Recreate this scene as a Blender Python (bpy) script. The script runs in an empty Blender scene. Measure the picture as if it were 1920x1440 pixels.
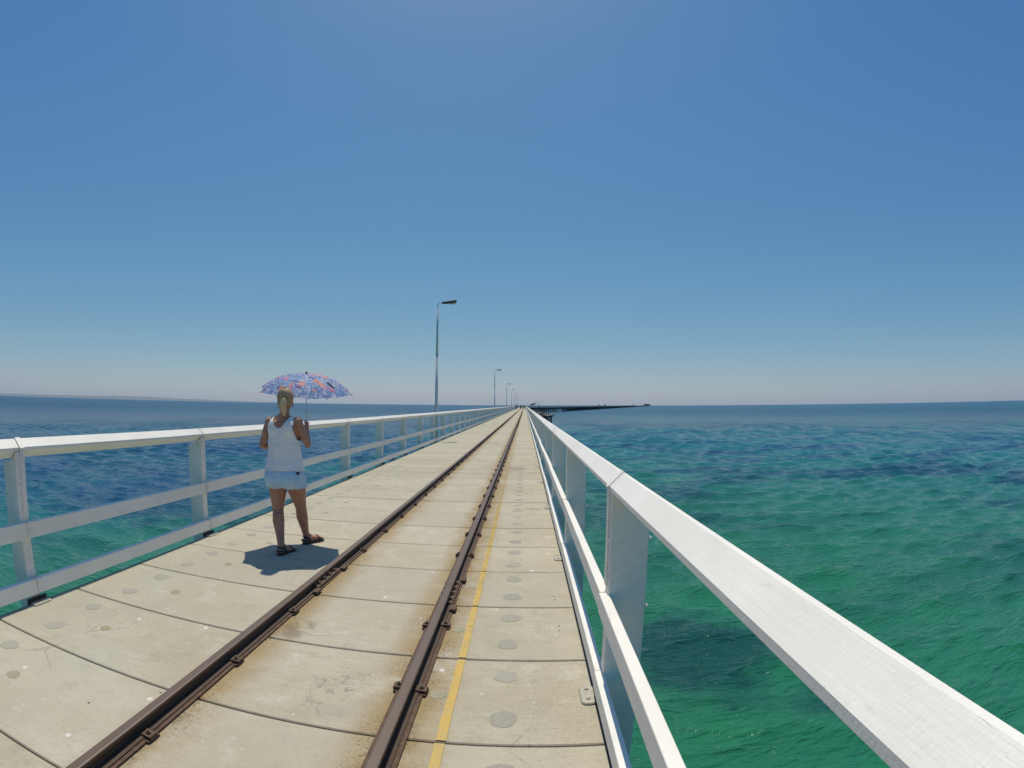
import bpy, math, random
import numpy as np
from mathutils import Vector, Matrix

random.seed(7)
rng = np.random.default_rng(11)
SC = bpy.context.scene
COL = SC.collection
PI = math.pi

# ------------------------------------------------------------------ camera
EYE = 1.5715
LA, LB, PIT, YAW, ROL = 1.0144, -0.0132, 0.042, 0.0254, -0.0047   # measured wide-angle lens and pose
cam = bpy.data.cameras.new('camera')
cam.type = 'PANO'
cam.panorama_type = 'FISHEYE_LENS_POLYNOMIAL'
cam.sensor_fit = 'HORIZONTAL'
cam.sensor_width = 36.0
cam.sensor_height = 27.0
cam.fisheye_fov = PI
cam.fisheye_polynomial_k0 = 0.0
cam.fisheye_polynomial_k1 = -LA / 18.0
cam.fisheye_polynomial_k2 = 0.0
cam.fisheye_polynomial_k3 = -LB / 18.0 ** 3
cam.fisheye_polynomial_k4 = 0.0
cam.clip_start = 0.02
cam.clip_end = 120000
camo = bpy.data.objects.new('camera', cam)
COL.objects.link(camo)


def cam_dir(v):
    x, y, z = v                      # x right, y forward, z up
    c, s = math.cos(ROL), math.sin(ROL)
    x, z = x * c + z * s, -x * s + z * c
    c, s = math.cos(PIT), math.sin(PIT)
    y, z = y * c - z * s, y * s + z * c
    c, s = math.cos(YAW), math.sin(YAW)
    x, y = x * c - y * s, x * s + y * c
    return Vector((x, y, z))


R, U, F = cam_dir((1, 0, 0)), cam_dir((0, 0, 1)), cam_dir((0, 1, 0))
camo.matrix_world = Matrix(((R.x, U.x, -F.x, 0), (R.y, U.y, -F.y, 0), (R.z, U.z, -F.z, EYE), (0, 0, 0, 1)))
SC.camera = camo

# ------------------------------------------------------------------ light and sky
SUN = Vector((-0.07, 0.41, 1.0)).normalized()      # towards the sun
world = bpy.data.worlds.new('World')
SC.world = world
world.use_nodes = True
wt = world.node_tree
wt.nodes.clear()
wo = wt.nodes.new('ShaderNodeOutputWorld')
wb = wt.nodes.new('ShaderNodeBackground')
sky = wt.nodes.new('ShaderNodeTexSky')
sky.sky_type = 'NISHITA'
sky.sun_disc = False
sky.sun_elevation = math.asin(SUN.z)
sky.sun_rotation = math.atan2(SUN.x, SUN.y)
sky.altitude = 0
sky.air_density = 1.0
sky.dust_density = 0.5
sky.ozone_density = 10.0
wb.inputs['Strength'].default_value = 0.10
# camera-like colour response for the sky: one power curve per channel over the whole dome
sep = wt.nodes.new('ShaderNodeSeparateColor')
comb = wt.nodes.new('ShaderNodeCombineColor')
wt.links.new(sky.outputs[0], sep.inputs[0])
for i, (g, a) in enumerate(((1.10, 0.90), (0.76, 0.69), (0.36, 0.59))):
    n1 = wt.nodes.new('ShaderNodeMath')
    n1.operation = 'MULTIPLY'
    n1.inputs[1].default_value = 0.10
    n2 = wt.nodes.new('ShaderNodeMath')
    n2.operation = 'POWER'
    n2.inputs[1].default_value = g
    n3 = wt.nodes.new('ShaderNodeMath')
    n3.operation = 'MULTIPLY'
    n3.inputs[1].default_value = a * 10.0
    wt.links.new(sep.outputs[i], n1.inputs[0])
    wt.links.new(n1.outputs[0], n2.inputs[0])
    wt.links.new(n2.outputs[0], n3.inputs[0])
    wt.links.new(n3.outputs[0], comb.inputs[i])
wt.links.new(comb.outputs[0], wb.inputs['Color'])
wt.links.new(wb.outputs[0], wo.inputs['Surface'])
sl = bpy.data.lights.new('sun', 'SUN')
sl.energy = 3.7
sl.angle = math.radians(0.53)
sl.color = (1.0, 0.93, 0.80)
so = bpy.data.objects.new('sun', sl)
COL.objects.link(so)
so.location = (0, 0, 30)
so.rotation_euler = SUN.to_track_quat('Z', 'Y').to_euler()
SC.view_settings.view_transform = 'Standard'
SC.view_settings.look = 'None'
SC.view_settings.gamma = 1.0
SC.view_settings.exposure = 0.0
SC.view_settings.use_curve_mapping = False
SC.cycles.use_denoising = True
SC.cycles.sample_clamp_direct = 2.5
SC.cycles.max_bounces = 6
SC.cycles.transparent_max_bounces = 8

WATER = -3.9
HAZE = 1.25e-5


# ------------------------------------------------------------------ material helpers
class N:
    """tiny node-graph builder"""

    def __init__(s, name):
        s.m = bpy.data.materials.new(name)
        s.m.use_nodes = True
        s.t = s.m.node_tree
        s.t.nodes.clear()
        s.out = s.t.nodes.new('ShaderNodeOutputMaterial')
        s.b = s.t.nodes.new('ShaderNodeBsdfPrincipled')
        s.t.links.new(s.b.outputs[0], s.out.inputs[0])
        s.pos = s.t.nodes.new('ShaderNodeNewGeometry').outputs['Position']

    def put(s, sock, v):
        if isinstance(v, bpy.types.NodeSocket):
            s.t.links.new(v, sock)
        elif isinstance(v, (tuple, list)) and len(v) == 3 and sock.type == 'RGBA':
            sock.default_value = (*v, 1)
        else:
            sock.default_value = v

    def set(s, **kw):
        for k, v in kw.items():
            s.put(s.b.inputs[k.replace('_', ' ')], v)
        return s

    def math(s, op, a, b=0.0, c=0.0, clamp=False):
        n = s.t.nodes.new('ShaderNodeMath')
        n.operation = op
        n.use_clamp = clamp
        s.put(n.inputs[0], a)
        s.put(n.inputs[1], b)
        s.put(n.inputs[2], c)
        return n.outputs[0]

    def ramp(s, v, lo, hi, a=0.0, b=1.0, smooth=True):
        n = s.t.nodes.new('ShaderNodeMapRange')
        n.interpolation_type = 'SMOOTHSTEP' if smooth else 'LINEAR'
        s.put(n.inputs['Value'], v)
        n.inputs['From Min'].default_value = lo
        n.inputs['From Max'].default_value = hi
        n.inputs['To Min'].default_value = a
        n.inputs['To Max'].default_value = b
        return n.outputs[0]

    def mix(s, f, a, b, mode='MIX'):
        n = s.t.nodes.new('ShaderNodeMix')
        n.data_type = 'RGBA'
        n.blend_type = mode
        s.put(n.inputs[0], f)
        s.put(n.inputs[6], a)
        s.put(n.inputs[7], b)
        return n.outputs[2]

    def map(s, scale=(1, 1, 1), loc=(0, 0, 0), rot=(0, 0, 0), src=None):
        n = s.t.nodes.new('ShaderNodeMapping')
        n.inputs['Scale'].default_value = scale
        n.inputs['Location'].default_value = loc
        n.inputs['Rotation'].default_value = rot
        s.put(n.inputs['Vector'], src or s.pos)
        return n.outputs[0]

    def noise(s, scale, detail=4, rough=0.55, vec=None, dist=0.0):
        n = s.t.nodes.new('ShaderNodeTexNoise')
        n.inputs['Scale'].default_value = scale
        n.inputs['Detail'].default_value = detail
        n.inputs['Roughness'].default_value = rough
        n.inputs['Distortion'].default_value = dist
        s.put(n.inputs['Vector'], vec or s.pos)
        return n.outputs['Fac']

    def voro(s, scale, vec=None, feature='F1', rand=1.0):
        n = s.t.nodes.new('ShaderNodeTexVoronoi')
        n.feature = feature
        n.inputs['Scale'].default_value = scale
        n.inputs['Randomness'].default_value = rand
        s.put(n.inputs['Vector'], vec or s.pos)
        return n

    def xyz(s, v=None):
        n = s.t.nodes.new('ShaderNodeSeparateXYZ')
        s.put(n.inputs[0], v or s.pos)
        return n.outputs

    def bump(s, h, strength=0.3, dist=0.01, normal=None):
        n = s.t.nodes.new('ShaderNodeBump')
        n.inputs['Strength'].default_value = strength
        n.inputs['Distance'].default_value = dist
        s.put(n.inputs['Height'], h)
        if normal is not None:
            s.put(n.inputs['Normal'], normal)
        return n.outputs[0]

    def rnd(s):
        return s.t.nodes.new('ShaderNodeObjectInfo').outputs['Random']


RAIL_R, RAIL_L = -0.604, -1.759      # rail centres across the deck
XE0, XE1 = -3.668, 0.386             # deck edges


def mat_concrete(name='deck_concrete', patch=0):
    n = N(name)
    x, y, z = n.xyz()
    big = n.noise(0.9, 5, 0.6)
    mid = n.noise(6, 5, 0.65)
    c = n.mix(n.ramp(big, 0.3, 0.7), (0.425, 0.372, 0.262), (0.525, 0.475, 0.36))
    c = n.mix(n.math('MULTIPLY', n.ramp(mid, 0.48, 0.72), 0.65), c, (0.36, 0.32, 0.235))
    c = n.mix(n.math('MULTIPLY', n.ramp(n.noise(3.4, 5, 0.7, n.map((1, 1, 1), (8, 3, 0))), 0.52, 0.70), 0.65), c, (0.60, 0.56, 0.46))
    c = n.mix(n.math('MULTIPLY', n.ramp(n.noise(45, 4, 0.8), 0.50, 0.68), 0.45), c, (0.24, 0.205, 0.145))
    # broom streaks across the deck
    st = n.noise(14, 5, 0.7, n.map((0.25, 3.2, 1)))
    c = n.mix(n.math('MULTIPLY', n.ramp(st, 0.35, 0.75), 0.40), c, (0.325, 0.29, 0.21))
    # pale greenish cast towards the open sides
    c = n.mix(n.math('MULTIPLY', n.ramp(n.math('ADD', n.noise(1.7, 3), n.ramp(x, -1.9, -3.6, 0, 0.25)), 0.5, 0.85), 0.5), c, (0.37, 0.365, 0.285))
    # each slab a little different
    c = n.mix(n.ramp(n.rnd(), 0, 1, 0, 0.40, False), c, (0.33, 0.30, 0.225))
    c = n.mix(n.ramp(n.math('FRACT', n.math('MULTIPLY', n.rnd(), 7.3)), 0.3, 1, 0, 0.25, False), c, (0.52, 0.47, 0.37))
    crk = n.voro(1.1, n.map((1, 1, 0), (3, 8, 0)), 'DISTANCE_TO_EDGE').outputs['Distance']
    crk = n.math('ADD', crk, n.math('MULTIPLY', n.math('SUBTRACT', n.noise(7, 5, 0.7), 0.5), 0.05))
    crk = n.math('MULTIPLY', n.ramp(n.math('ABSOLUTE', crk), 0.0045, 0.0015), n.ramp(n.noise(0.8, 2), 0.52, 0.60))
    c = n.mix(n.math('MULTIPLY', crk, 0.55), c, (0.20, 0.17, 0.12))
    # rust washed off the two rails
    for xr, wl, wr in ((RAIL_R, 0.30, 0.34), (RAIL_L, 0.16, 0.36)):
        dx = n.math('SUBTRACT', x, xr)
        dl = n.ramp(dx, -wl, -0.05, 0, 1)
        dr = n.ramp(dx, wr, 0.05, 0, 1)
        near = n.math('MULTIPLY', n.ramp(dx, -0.13, -0.06, 0, 1), n.ramp(dx, 0.15, 0.07, 0, 1))
        near = n.math('MULTIPLY', near, n.ramp(n.noise(6, 5, 0.75, n.map((1, 1, 1), (xr * 4, 2, 0))), 0.40, 0.60))
        c = n.mix(n.math('MULTIPLY', near, 0.7), c, (0.115, 0.078, 0.045))
        k = n.math('MULTIPLY', dl, dr)
        blotch = n.ramp(n.noise(2.6, 4, 0.6, n.map((1, 1, 1), (xr * 9, 3, 0))), 0.30, 0.58)
        c = n.mix(n.math('MULTIPLY', n.math('MULTIPLY', k, blotch), 0.95, clamp=True), c, (0.33, 0.235, 0.11))
        spk = n.ramp(n.noise(62, 3, 0.75, n.map((1, 1, 1), (xr, 1, 2))), 0.52, 0.62)
        kk = n.math('MULTIPLY', n.math('MULTIPLY', n.math('POWER', k, 1.3), spk), n.ramp(n.noise(3.3, 3), 0.35, 0.62))
        c = n.mix(n.math('MULTIPLY', kk, 0.85), c, (0.10, 0.062, 0.032))
    # dark pitting near the right-hand edge and sparse elsewhere
    pit = n.ramp(n.noise(58, 3, 0.75, n.map((0.7, 1.3, 1))), 0.60, 0.69)
    zone = n.math('MULTIPLY', n.ramp(x, -0.35, 0.25, 0.10, 1.0), n.ramp(n.noise(4, 4), 0.38, 0.62))
    c = n.mix(n.math('MULTIPLY', n.math('MULTIPLY', pit, zone), 0.8), c, (0.13, 0.09, 0.06))
    # bird droppings: pale splashes
    for sc, th, off in ((2.3, 0.045, 5.0), (5.5, 0.05, 17.0), (3.7, 0.07, 31.0), (9.0, 0.06, 47.0)):
        vv = n.map((1, 1, 1), (off, off * 2, 0), src=None)
        v = n.voro(sc, vv)
        wob = n.math('MULTIPLY_ADD', n.noise(22, 3, 0.6), 0.10, v.outputs['Distance'])
        spot = n.ramp(wob, th + 0.062, th + 0.028)
        cc = n.xyz(v.outputs['Color'])[0]
        spot = n.math('MULTIPLY', spot, n.math('GREATER_THAN', cc, 0.55))
        c = n.mix(n.math('MULTIPLY', spot, 0.75), c, (0.70, 0.68, 0.62))
    # a black scuff with thin branches between the rails
    sx = n.math('MULTIPLY', n.math('SUBTRACT', x, -1.02), 5.0)
    sy = n.math('MULTIPLY', n.math('SUBTRACT', y, 2.32), 3.0)
    dd = n.math('SQRT', n.math('ADD', n.math('MULTIPLY', sx, sx), n.math('MULTIPLY', sy, sy)))
    scuff = n.math('MULTIPLY', n.ramp(dd, 1.1, 0.2), n.ramp(n.noise(9, 6, 0.75, None, 1.6), 0.52, 0.62))
    c = n.mix(n.math('MULTIPLY', scuff, 0.65), c, (0.14, 0.12, 0.10))
    for mx_, my_, wx, wy in ((-0.24, 12.4, 3.2, 1.6), (0.05, 7.55, 3.6, 14.0), (-3.1, 21.0, 2.2, 9.0), (-1.25, 20.6, 2.6, 2.0), (-1.55, 3.05, 7, 5)):  # more dark deck marks, one painted where the lamp head's shadow falls
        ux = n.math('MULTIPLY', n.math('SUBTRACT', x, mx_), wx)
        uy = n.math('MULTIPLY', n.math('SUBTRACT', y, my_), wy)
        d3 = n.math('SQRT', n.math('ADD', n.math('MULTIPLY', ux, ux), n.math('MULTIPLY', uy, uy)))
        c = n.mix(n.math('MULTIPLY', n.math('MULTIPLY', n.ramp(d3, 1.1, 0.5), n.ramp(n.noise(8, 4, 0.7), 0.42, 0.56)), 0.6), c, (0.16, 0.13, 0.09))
    h = n.math('ADD', n.math('MULTIPLY', st, 0.6), n.math('MULTIPLY', n.noise(90, 3, 0.7), 0.7))
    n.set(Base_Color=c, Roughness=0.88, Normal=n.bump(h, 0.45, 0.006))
    n.b.inputs['Specular IOR Level'].default_value = 0.25
    return n.m


def mat_patch(name, col, col2):
    n = N(name)
    c = n.mix(n.ramp(n.noise(30, 5, 0.7), 0.3, 0.7), col, col2)
    c = n.mix(n.ramp(n.rnd(), 0, 1, 0, 0.5, False), c, (0.40, 0.37, 0.29))
    n.set(Base_Color=c, Roughness=0.85, Normal=n.bump(n.noise(80, 4), 0.4, 0.004))
    return n.m


def mat_paint(name='white_timber_paint', saw=True):
    n = N(name)
    x, y, z = n.xyz()
    c = n.mix(n.ramp(n.noise(2.2, 5, 0.6), 0.3, 0.72), (0.80, 0.755, 0.67), (0.86, 0.82, 0.735))
    c = n.mix(n.math('MULTIPLY', n.ramp(n.noise(38, 5, 0.7, n.map((1, 0.25, 1))), 0.58, 0.8), 0.35), c, (0.50, 0.47, 0.42))
    # slanting saw marks and long grain under the paint
    saw1 = n.noise(1.0, 2, 0.6, n.map((55, 150, 55), rot=(0, 0, math.radians(18))))
    saw2 = n.noise(1.0, 2, 0.6, n.map((60, 95, 60), rot=(0, 0, math.radians(-24)), loc=(3, 1, 2)))
    grain = n.noise(1.0, 5, 0.7, n.map((60, 3.0, 60)))
    crack = n.ramp(n.noise(1.0, 3, 0.5, n.map((70, 3.5, 70), loc=(7, 0, 0))), 0.69, 0.74)
    crack = n.math('MULTIPLY', crack, n.ramp(n.noise(5, 3), 0.5, 0.6))
    c = n.mix(n.math('MULTIPLY', crack, 0.45), c, (0.30, 0.27, 0.24))
    # faint grey weathering, blotchy
    c = n.mix(n.math('MULTIPLY', n.ramp(n.noise(3.1, 6, 0.75, n.map((1, 0.4, 1), (4, 9, 1))), 0.50, 0.72), 0.30), c, (0.56, 0.53, 0.48))
    # grime gathered where the boards meet at each post
    yj = n.math('PINGPONG', n.math('SUBTRACT', y, 2.43), 1.302)
    gr = n.math('MULTIPLY', n.ramp(yj, 0.085, 0.03), n.ramp(n.noise(22, 5, 0.75), 0.44, 0.66))
    c = n.mix(n.math('MULTIPLY', gr, 0.16), c, (0.42, 0.33, 0.23))
    # specks of dirt and rust runs
    fl = n.ramp(n.noise(120, 2, 0.8), 0.70, 0.76)
    c = n.mix(n.math('MULTIPLY', fl, 0.5), c, (0.30, 0.26, 0.22))
    h = n.math('ADD', n.math('MULTIPLY', saw1, 0.55), n.math('ADD', n.math('MULTIPLY', saw2, 0.05), n.math('MULTIPLY', grain, 0.65)))
    h = n.math('SUBTRACT', h, n.math('MULTIPLY', crack, 1.2))
    n.set(Base_Color=c, Roughness=0.55, Normal=n.bump(h, 0.42, 0.004))
    n.b.inputs['Specular IOR Level'].default_value = 0.35
    return n.m


def mat_simple(name, col, rough=0.6, metal=0.0, var=None, scale=20, bump=0.15, spec=None):
    n = N(name)
    c = col
    if var:
        c = n.mix(n.ramp(n.noise(scale, 5, 0.65), 0.3, 0.7), col, var)
    n.set(Base_Color=c if var else (*col, 1), Roughness=rough, Metallic=metal)
    if bump:
        n.set(Normal=n.bump(n.noise(scale * 3, 4, 0.7), bump, 0.004))
    if spec is not None:
        n.b.inputs['Specular IOR Level'].default_value = spec
    return n.m


def mat_rail():
    n = N('rusty_rail_steel')
    c = n.mix(n.ramp(n.noise(9, 5, 0.7, n.map((1, 0.15, 1))), 0.3, 0.7), (0.045, 0.025, 0.014), (0.090, 0.052, 0.031))
    c = n.mix(n.ramp(n.noise(60, 4, 0.7), 0.5, 0.75, 0, 0.35), c, (0.17, 0.10, 0.055))
    # polished running surface
    top = n.ramp(n.xyz()[2], 0.088, 0.094)
    c = n.mix(n.math('MULTIPLY', top, 0.75), c, (0.135, 0.092, 0.064))
    n.set(Base_Color=c, Roughness=n.ramp(top, 0, 1, 0.75, 0.5), Normal=n.bump(n.noise(110, 4, 0.7), 0.25, 0.002))
    return n.m


def mat_line():
    n = N('worn_yellow_paint')
    x, y, z = n.xyz()
    c = n.mix(n.ramp(n.noise(10, 5, 0.7), 0.35, 0.75), (0.56, 0.37, 0.085), (0.46, 0.345, 0.14))
    wear = n.math('ADD', n.noise(70, 4, 0.7), n.ramp(y, 1.5, 9.0, -0.07, 0.15, False))
    wear = n.math('ADD', wear, n.math('MULTIPLY', n.noise(1.6, 2), 0.10))
    keep = n.ramp(wear, 0.72, 0.60)
    n.set(Base_Color=c, Roughness=0.75, Alpha=keep)
    return n.m


def mat_water():
    n = N('sea_water')
    x, y, z = n.xyz()
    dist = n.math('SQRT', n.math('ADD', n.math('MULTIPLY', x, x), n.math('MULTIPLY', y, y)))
    # sand and weed on the sea bed, sky-reflected blue painted in with distance
    flat = n.map((1, 1, 0))
    bluer = n.ramp(dist, 7, 75)
    side = n.ramp(n.math('ADD', n.math('MULTIPLY', x, -1.0), 0.0), 3, 22)       # the west side turns blue sooner
    bluer = n.math('MAXIMUM', bluer, n.math('MULTIPLY', side, n.ramp(dist, 12, 38)))
    c = n.mix(n.ramp(dist, 60, 420), n.mix(bluer, (0.021, 0.150, 0.085), (0.008, 0.128, 0.145)), (0.007, 0.110, 0.150))
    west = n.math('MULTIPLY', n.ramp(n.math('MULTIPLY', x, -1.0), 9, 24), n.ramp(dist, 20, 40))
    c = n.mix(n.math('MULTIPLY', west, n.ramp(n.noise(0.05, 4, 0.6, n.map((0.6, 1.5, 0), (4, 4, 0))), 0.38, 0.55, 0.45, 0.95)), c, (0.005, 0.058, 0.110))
    c = n.mix(n.math('MULTIPLY', n.ramp(n.noise(0.33, 4, 0.6, flat), 0.45, 0.75), n.ramp(dist, 30, 12)), c, (0.014, 0.165, 0.062))
    weed = n.ramp(n.noise(0.085, 5, 0.62, n.map((0.8, 1.5, 0), (13.0, 2.0, 0))), 0.47, 0.60)
    weed = n.math('MULTIPLY', weed, n.ramp(dist, 14, 34, 0.25, 1.0))
    far = n.ramp(n.noise(0.014, 6, 0.68, n.map((0.50, 1.5, 0), (3, 0, 0))), 0.47, 0.58)
    far2 = n.ramp(n.noise(0.0035, 6, 0.7, n.map((0.35, 1.6, 0), (1, 7, 0))), 0.47, 0.56)
    far = n.math('MAXIMUM', far, n.math('MULTIPLY', far2, n.ramp(dist, 200, 500)))
    weed = n.math('MAXIMUM', weed, n.math('MULTIPLY', far, n.ramp(dist, 60, 130)))
    # two weed beds beside the jetty
    for cx, cy, rx, ry, r0 in ((3.9, 10.0, 1.9, 2.6, 0.3), (6.6, 7.4, 1.6, 1.3, -0.4), (-20, 24, 9.5, 8, 0), (-34, 62, 30, 15, 0), (-60, 130, 60, 26, 0)):
        ax = n.math('DIVIDE', n.math('SUBTRACT', x, cx), rx)
        ay = n.math('DIVIDE', n.math('SUBTRACT', y, cy), ry)
        d2 = n.math('SQRT', n.math('ADD', n.math('MULTIPLY', ax, ax), n.math('MULTIPLY', ay, ay)))
        d2 = n.math('ADD', d2, n.math('MULTIPLY', n.math('SUBTRACT', n.noise(0.55, 4, 0.6, flat), 0.5), 1.7))
        weed = n.math('MAXIMUM', weed, n.ramp(d2, 1.15, 0.55))
    wc = n.mix(bluer, (0.008, 0.050, 0.052), (0.008, 0.048, 0.125))
    c = n.mix(n.math('MULTIPLY', weed, 0.85), c, wc)
    # ripples: three scales of short-crested chop
    r1 = n.noise(1.35, 3, 0.55, n.map((0.42, 1.1, 0), rot=(0, 0, 0.22)), 0.35)
    r2 = n.noise(3.6, 3, 0.6, n.map((0.45, 1.1, 0), rot=(0, 0, -0.30)), 0.35)
    r3 = n.noise(9.5, 3, 0.6, n.map((0.6, 1.0, 0), rot=(0, 0, 0.1)), 0.3)

    def crest(v):                       # sharpen the crests
        return n.math('SUBTRACT', 1.0, n.math('ABSOLUTE', n.math('MULTIPLY_ADD', v, 2.0, -1.0)))
    h = n.math('ADD', n.math('MULTIPLY', crest(r1), 0.32), n.math('ADD', n.math('MULTIPLY', crest(r2), 0.17), n.math('MULTIPLY', r3, 0.040)))
    r0 = n.noise(0.55, 4, 0.65, n.map((0.40, 1.1, 0), rot=(0, 0, 0.1)), 0.4)
    h = n.math('ADD', h, n.math('MULTIPLY', crest(r0), n.ramp(dist, 70, 170, 0, 2.0)))
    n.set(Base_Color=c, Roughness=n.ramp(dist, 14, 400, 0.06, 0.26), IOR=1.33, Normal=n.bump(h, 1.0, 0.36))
    n.b.inputs['Specular Tint'].default_value = (0.80, 0.92, 1.0, 1)
    n.put(n.b.inputs['Specular IOR Level'], n.ramp(dist, 15, 200, 0.34, 0.20))
    return n.m


M = {}
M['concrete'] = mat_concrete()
M['patch'] = mat_patch('mortar_patch', (0.285, 0.265, 0.215), (0.335, 0.31, 0.25))
M['plug'] = mat_patch('round_plug', (0.26, 0.235, 0.125), (0.31, 0.28, 0.165))
M['paint'] = mat_paint()
M['rail'] = mat_rail()
M['rust'] = mat_simple('rusty_iron', (0.070, 0.042, 0.026), 0.85, 0, (0.14, 0.082, 0.05), 30, 0.4)
M['boltrust'] = mat_simple('worn_bolt_iron', (0.12, 0.08, 0.055), 0.6, 0.2, (0.24, 0.18, 0.14), 50, 0.3)
M['line'] = mat_line()
M['galv'] = mat_simple('galvanised_steel', (0.34, 0.32, 0.26), 0.6, 0.2, (0.43, 0.405, 0.33), 18, 0.2)
M['dark'] = mat_simple('dark_edge_steel', (0.055, 0.06, 0.075), 0.7, 0, (0.085, 0.085, 0.09), 12, 0.2)
M['blackiron'] = mat_simple('black_bracket_iron', (0.020, 0.018, 0.02), 0.7, 0, (0.06, 0.04, 0.03), 40, 0.4)
M['beam'] = mat_simple('grey_concrete_beam', (0.24, 0.23, 0.20), 0.9, 0, (0.32, 0.30, 0.26), 3, 0.3)
M['pole'] = mat_simple('grey_painted_pole', (0.56, 0.60, 0.62), 0.5, 0.0, (0.64, 0.67, 0.68), 8, 0.1)
M['lamp'] = mat_simple('lamp_housing', (0.045, 0.058, 0.065), 0.45, 0, (0.07, 0.085, 0.09), 15, 0.1)
M['lens'] = mat_simple('lamp_lens', (0.42, 0.43, 0.36), 0.25, 0, None, 10, 0)
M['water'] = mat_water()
M['oldwood'] = mat_simple('old_black_timber', (0.028, 0.026, 0.025), 0.9, 0, (0.075, 0.068, 0.06), 1.5, 0.5)
M['palewood'] = mat_simple('weathered_pale_timber', (0.30, 0.27, 0.22), 0.9, 0, (0.16, 0.145, 0.12), 0.8, 0.4)
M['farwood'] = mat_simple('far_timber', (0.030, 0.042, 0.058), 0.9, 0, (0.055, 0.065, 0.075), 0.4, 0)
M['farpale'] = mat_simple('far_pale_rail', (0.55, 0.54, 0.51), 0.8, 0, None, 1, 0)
M['hill'] = mat_simple('far_hill', (0.07, 0.095, 0.115), 0.95, 0, (0.10, 0.12, 0.135), 0.002, 0)


# ------------------------------------------------------------------ geometry helpers
class MB:
    def __init__(s):
        s.v, s.f = [], []

    def add(s, vs, fs):
        o = len(s.v)
        s.v += [tuple(v) for v in vs]
        s.f += [tuple(i + o for i in f) for f in fs]
        return s

    def box(s, x0, x1, y0, y1, z0, z1):
        return s.add([(x0, y0, z0), (x1, y0, z0), (x1, y1, z0), (x0, y1, z0), (x0, y0, z1), (x1, y0, z1), (x1, y1, z1), (x0, y1, z1)],
                     [(0, 3, 2, 1), (4, 5, 6, 7), (0, 1, 5, 4), (1, 2, 6, 5), (2, 3, 7, 6), (3, 0, 4, 7)])

    def prism_y(s, prof, y0, y1, n=1, fn=None):
        """extrude an XZ outline (anticlockwise seen from -Y) along Y"""
        k = len(prof)
        vs = []
        for i in range(n + 1):
            y = y0 + (y1 - y0) * i / n
            for (x, z) in prof:
                q = (x, y, z)
                vs.append(fn(q) if fn else q)
        fs = [tuple(range(k)), tuple(n * k + j for j in reversed(range(k)))]
        for i in range(n):
            for j in range(k):
                a, b = i * k + j, i * k + (j + 1) % k
                fs.append((b, a, a + k, b + k))
        return s.add(vs, fs)

    def loft(s, rings, cap=True):
        k = len(rings[0])
        vs = [p for r in rings for p in r]
        fs = []
        for i in range(len(rings) - 1):
            for j in range(k):
                a, b = i * k + j, i * k + (j + 1) % k
                fs.append((a, b, b + k, a + k))
        if cap:
            fs.append(tuple(reversed(range(k))))
            fs.append(tuple((len(rings) - 1) * k + j for j in range(k)))
        return s.add(vs, fs)

    def tube(s, pts, rads, k=12, cap=True, squash=None):
        pts = [Vector(p) for p in pts]
        if not isinstance(rads, (list, tuple)):
            rads = [rads] * len(pts)
        rings = []
        up = Vector((0, 0, 1))
        prev = None
        for i, p in enumerate(pts):
            t = (pts[min(i + 1, len(pts) - 1)] - pts[max(i - 1, 0)]).normalized()
            if prev is None:
                a = t.cross(up)
                if a.length < 0.05:
                    a = t.cross(Vector((0, 1, 0)))
            else:
                a = prev - t * prev.dot(t)
            a.normalize()
            prev = a
            b = t.cross(a)
            r = rads[i]
            sq = squash[i] if squash else 1.0
            rings.append([p + a * math.cos(2 * PI * j / k) * r + b * math.sin(2 * PI * j / k) * r * sq for j in range(k)])
        return s.loft(rings, cap)

    def cyl(s, c, r, z0, z1, k=12, r1=None):
        return s.tube([(c[0], c[1], z0), (c[0], c[1], z1)], [r, r if r1 is None else r1], k)

    def ball(s, c, r, seg=12, rings=8):
        rx, ry, rz = r if isinstance(r, (tuple, list)) else (r, r, r)
        rr = []
        for i in range(rings + 1):
            th = PI * (0.001 + 0.998 * i / rings)
            rr.append([(c[0] + rx * math.sin(th) * math.cos(2 * PI * j / seg), c[1] + ry * math.sin(th) * math.sin(2 * PI * j / seg), c[2] - rz * math.cos(th)) for j in range(seg)])
        return s.loft(rr)

    def mesh(s, name, mat, smooth=False):
        m = bpy.data.meshes.new(name)
        m.from_pydata(s.v, [], s.f)
        m.materials.append(mat)
        if smooth:
            m.polygons.foreach_set('use_smooth', [True] * len(m.polygons))
        m.update()
        return m

    def obj(s, name, mat, parent=None, smooth=False, bevel=0.0, loc=(0, 0, 0)):
        return link(name, s.mesh(name, mat, smooth), parent, bevel, loc)


def bake_bevel(me, w, seg=2):
    import bmesh
    bm = bmesh.new()
    bm.from_mesh(me)
    bmesh.ops.recalc_face_normals(bm, faces=bm.faces)
    es = [e for e in bm.edges if len(e.link_faces) == 2 and e.calc_face_angle(0) > 0.5]
    bmesh.ops.bevel(bm, geom=es, offset=w, segments=seg, affect='EDGES', profile=0.5, clamp_overlap=True)
    bm.to_mesh(me)
    bm.free()


def link(name, me, parent=None, bevel=0.0, loc=(0, 0, 0), rot=None):
    if bevel:
        bake_bevel(me, bevel)
    o = bpy.data.objects.new(name, me)
    COL.objects.link(o)
    o.parent = parent
    o.location = loc
    if rot:
        o.rotation_euler = rot
    return o


def thing(name, label, cat, loc=(0, 0, 0), group=None, kind=None):
    o = bpy.data.objects.new(name, None)
    o.empty_display_size = 0.3
    COL.objects.link(o)
    o.location = loc
    tag(o, label, cat, group, kind)
    return o


def tag(o, label=None, cat=None, group=None, kind=None):
    if label:
        o['label'] = label
    if cat:
        o['category'] = cat
    if group:
        o['group'] = group
    if kind:
        o['kind'] = kind
    return o


def kids(o):
    return [c for c in COL.objects if c.parent == o]


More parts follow.
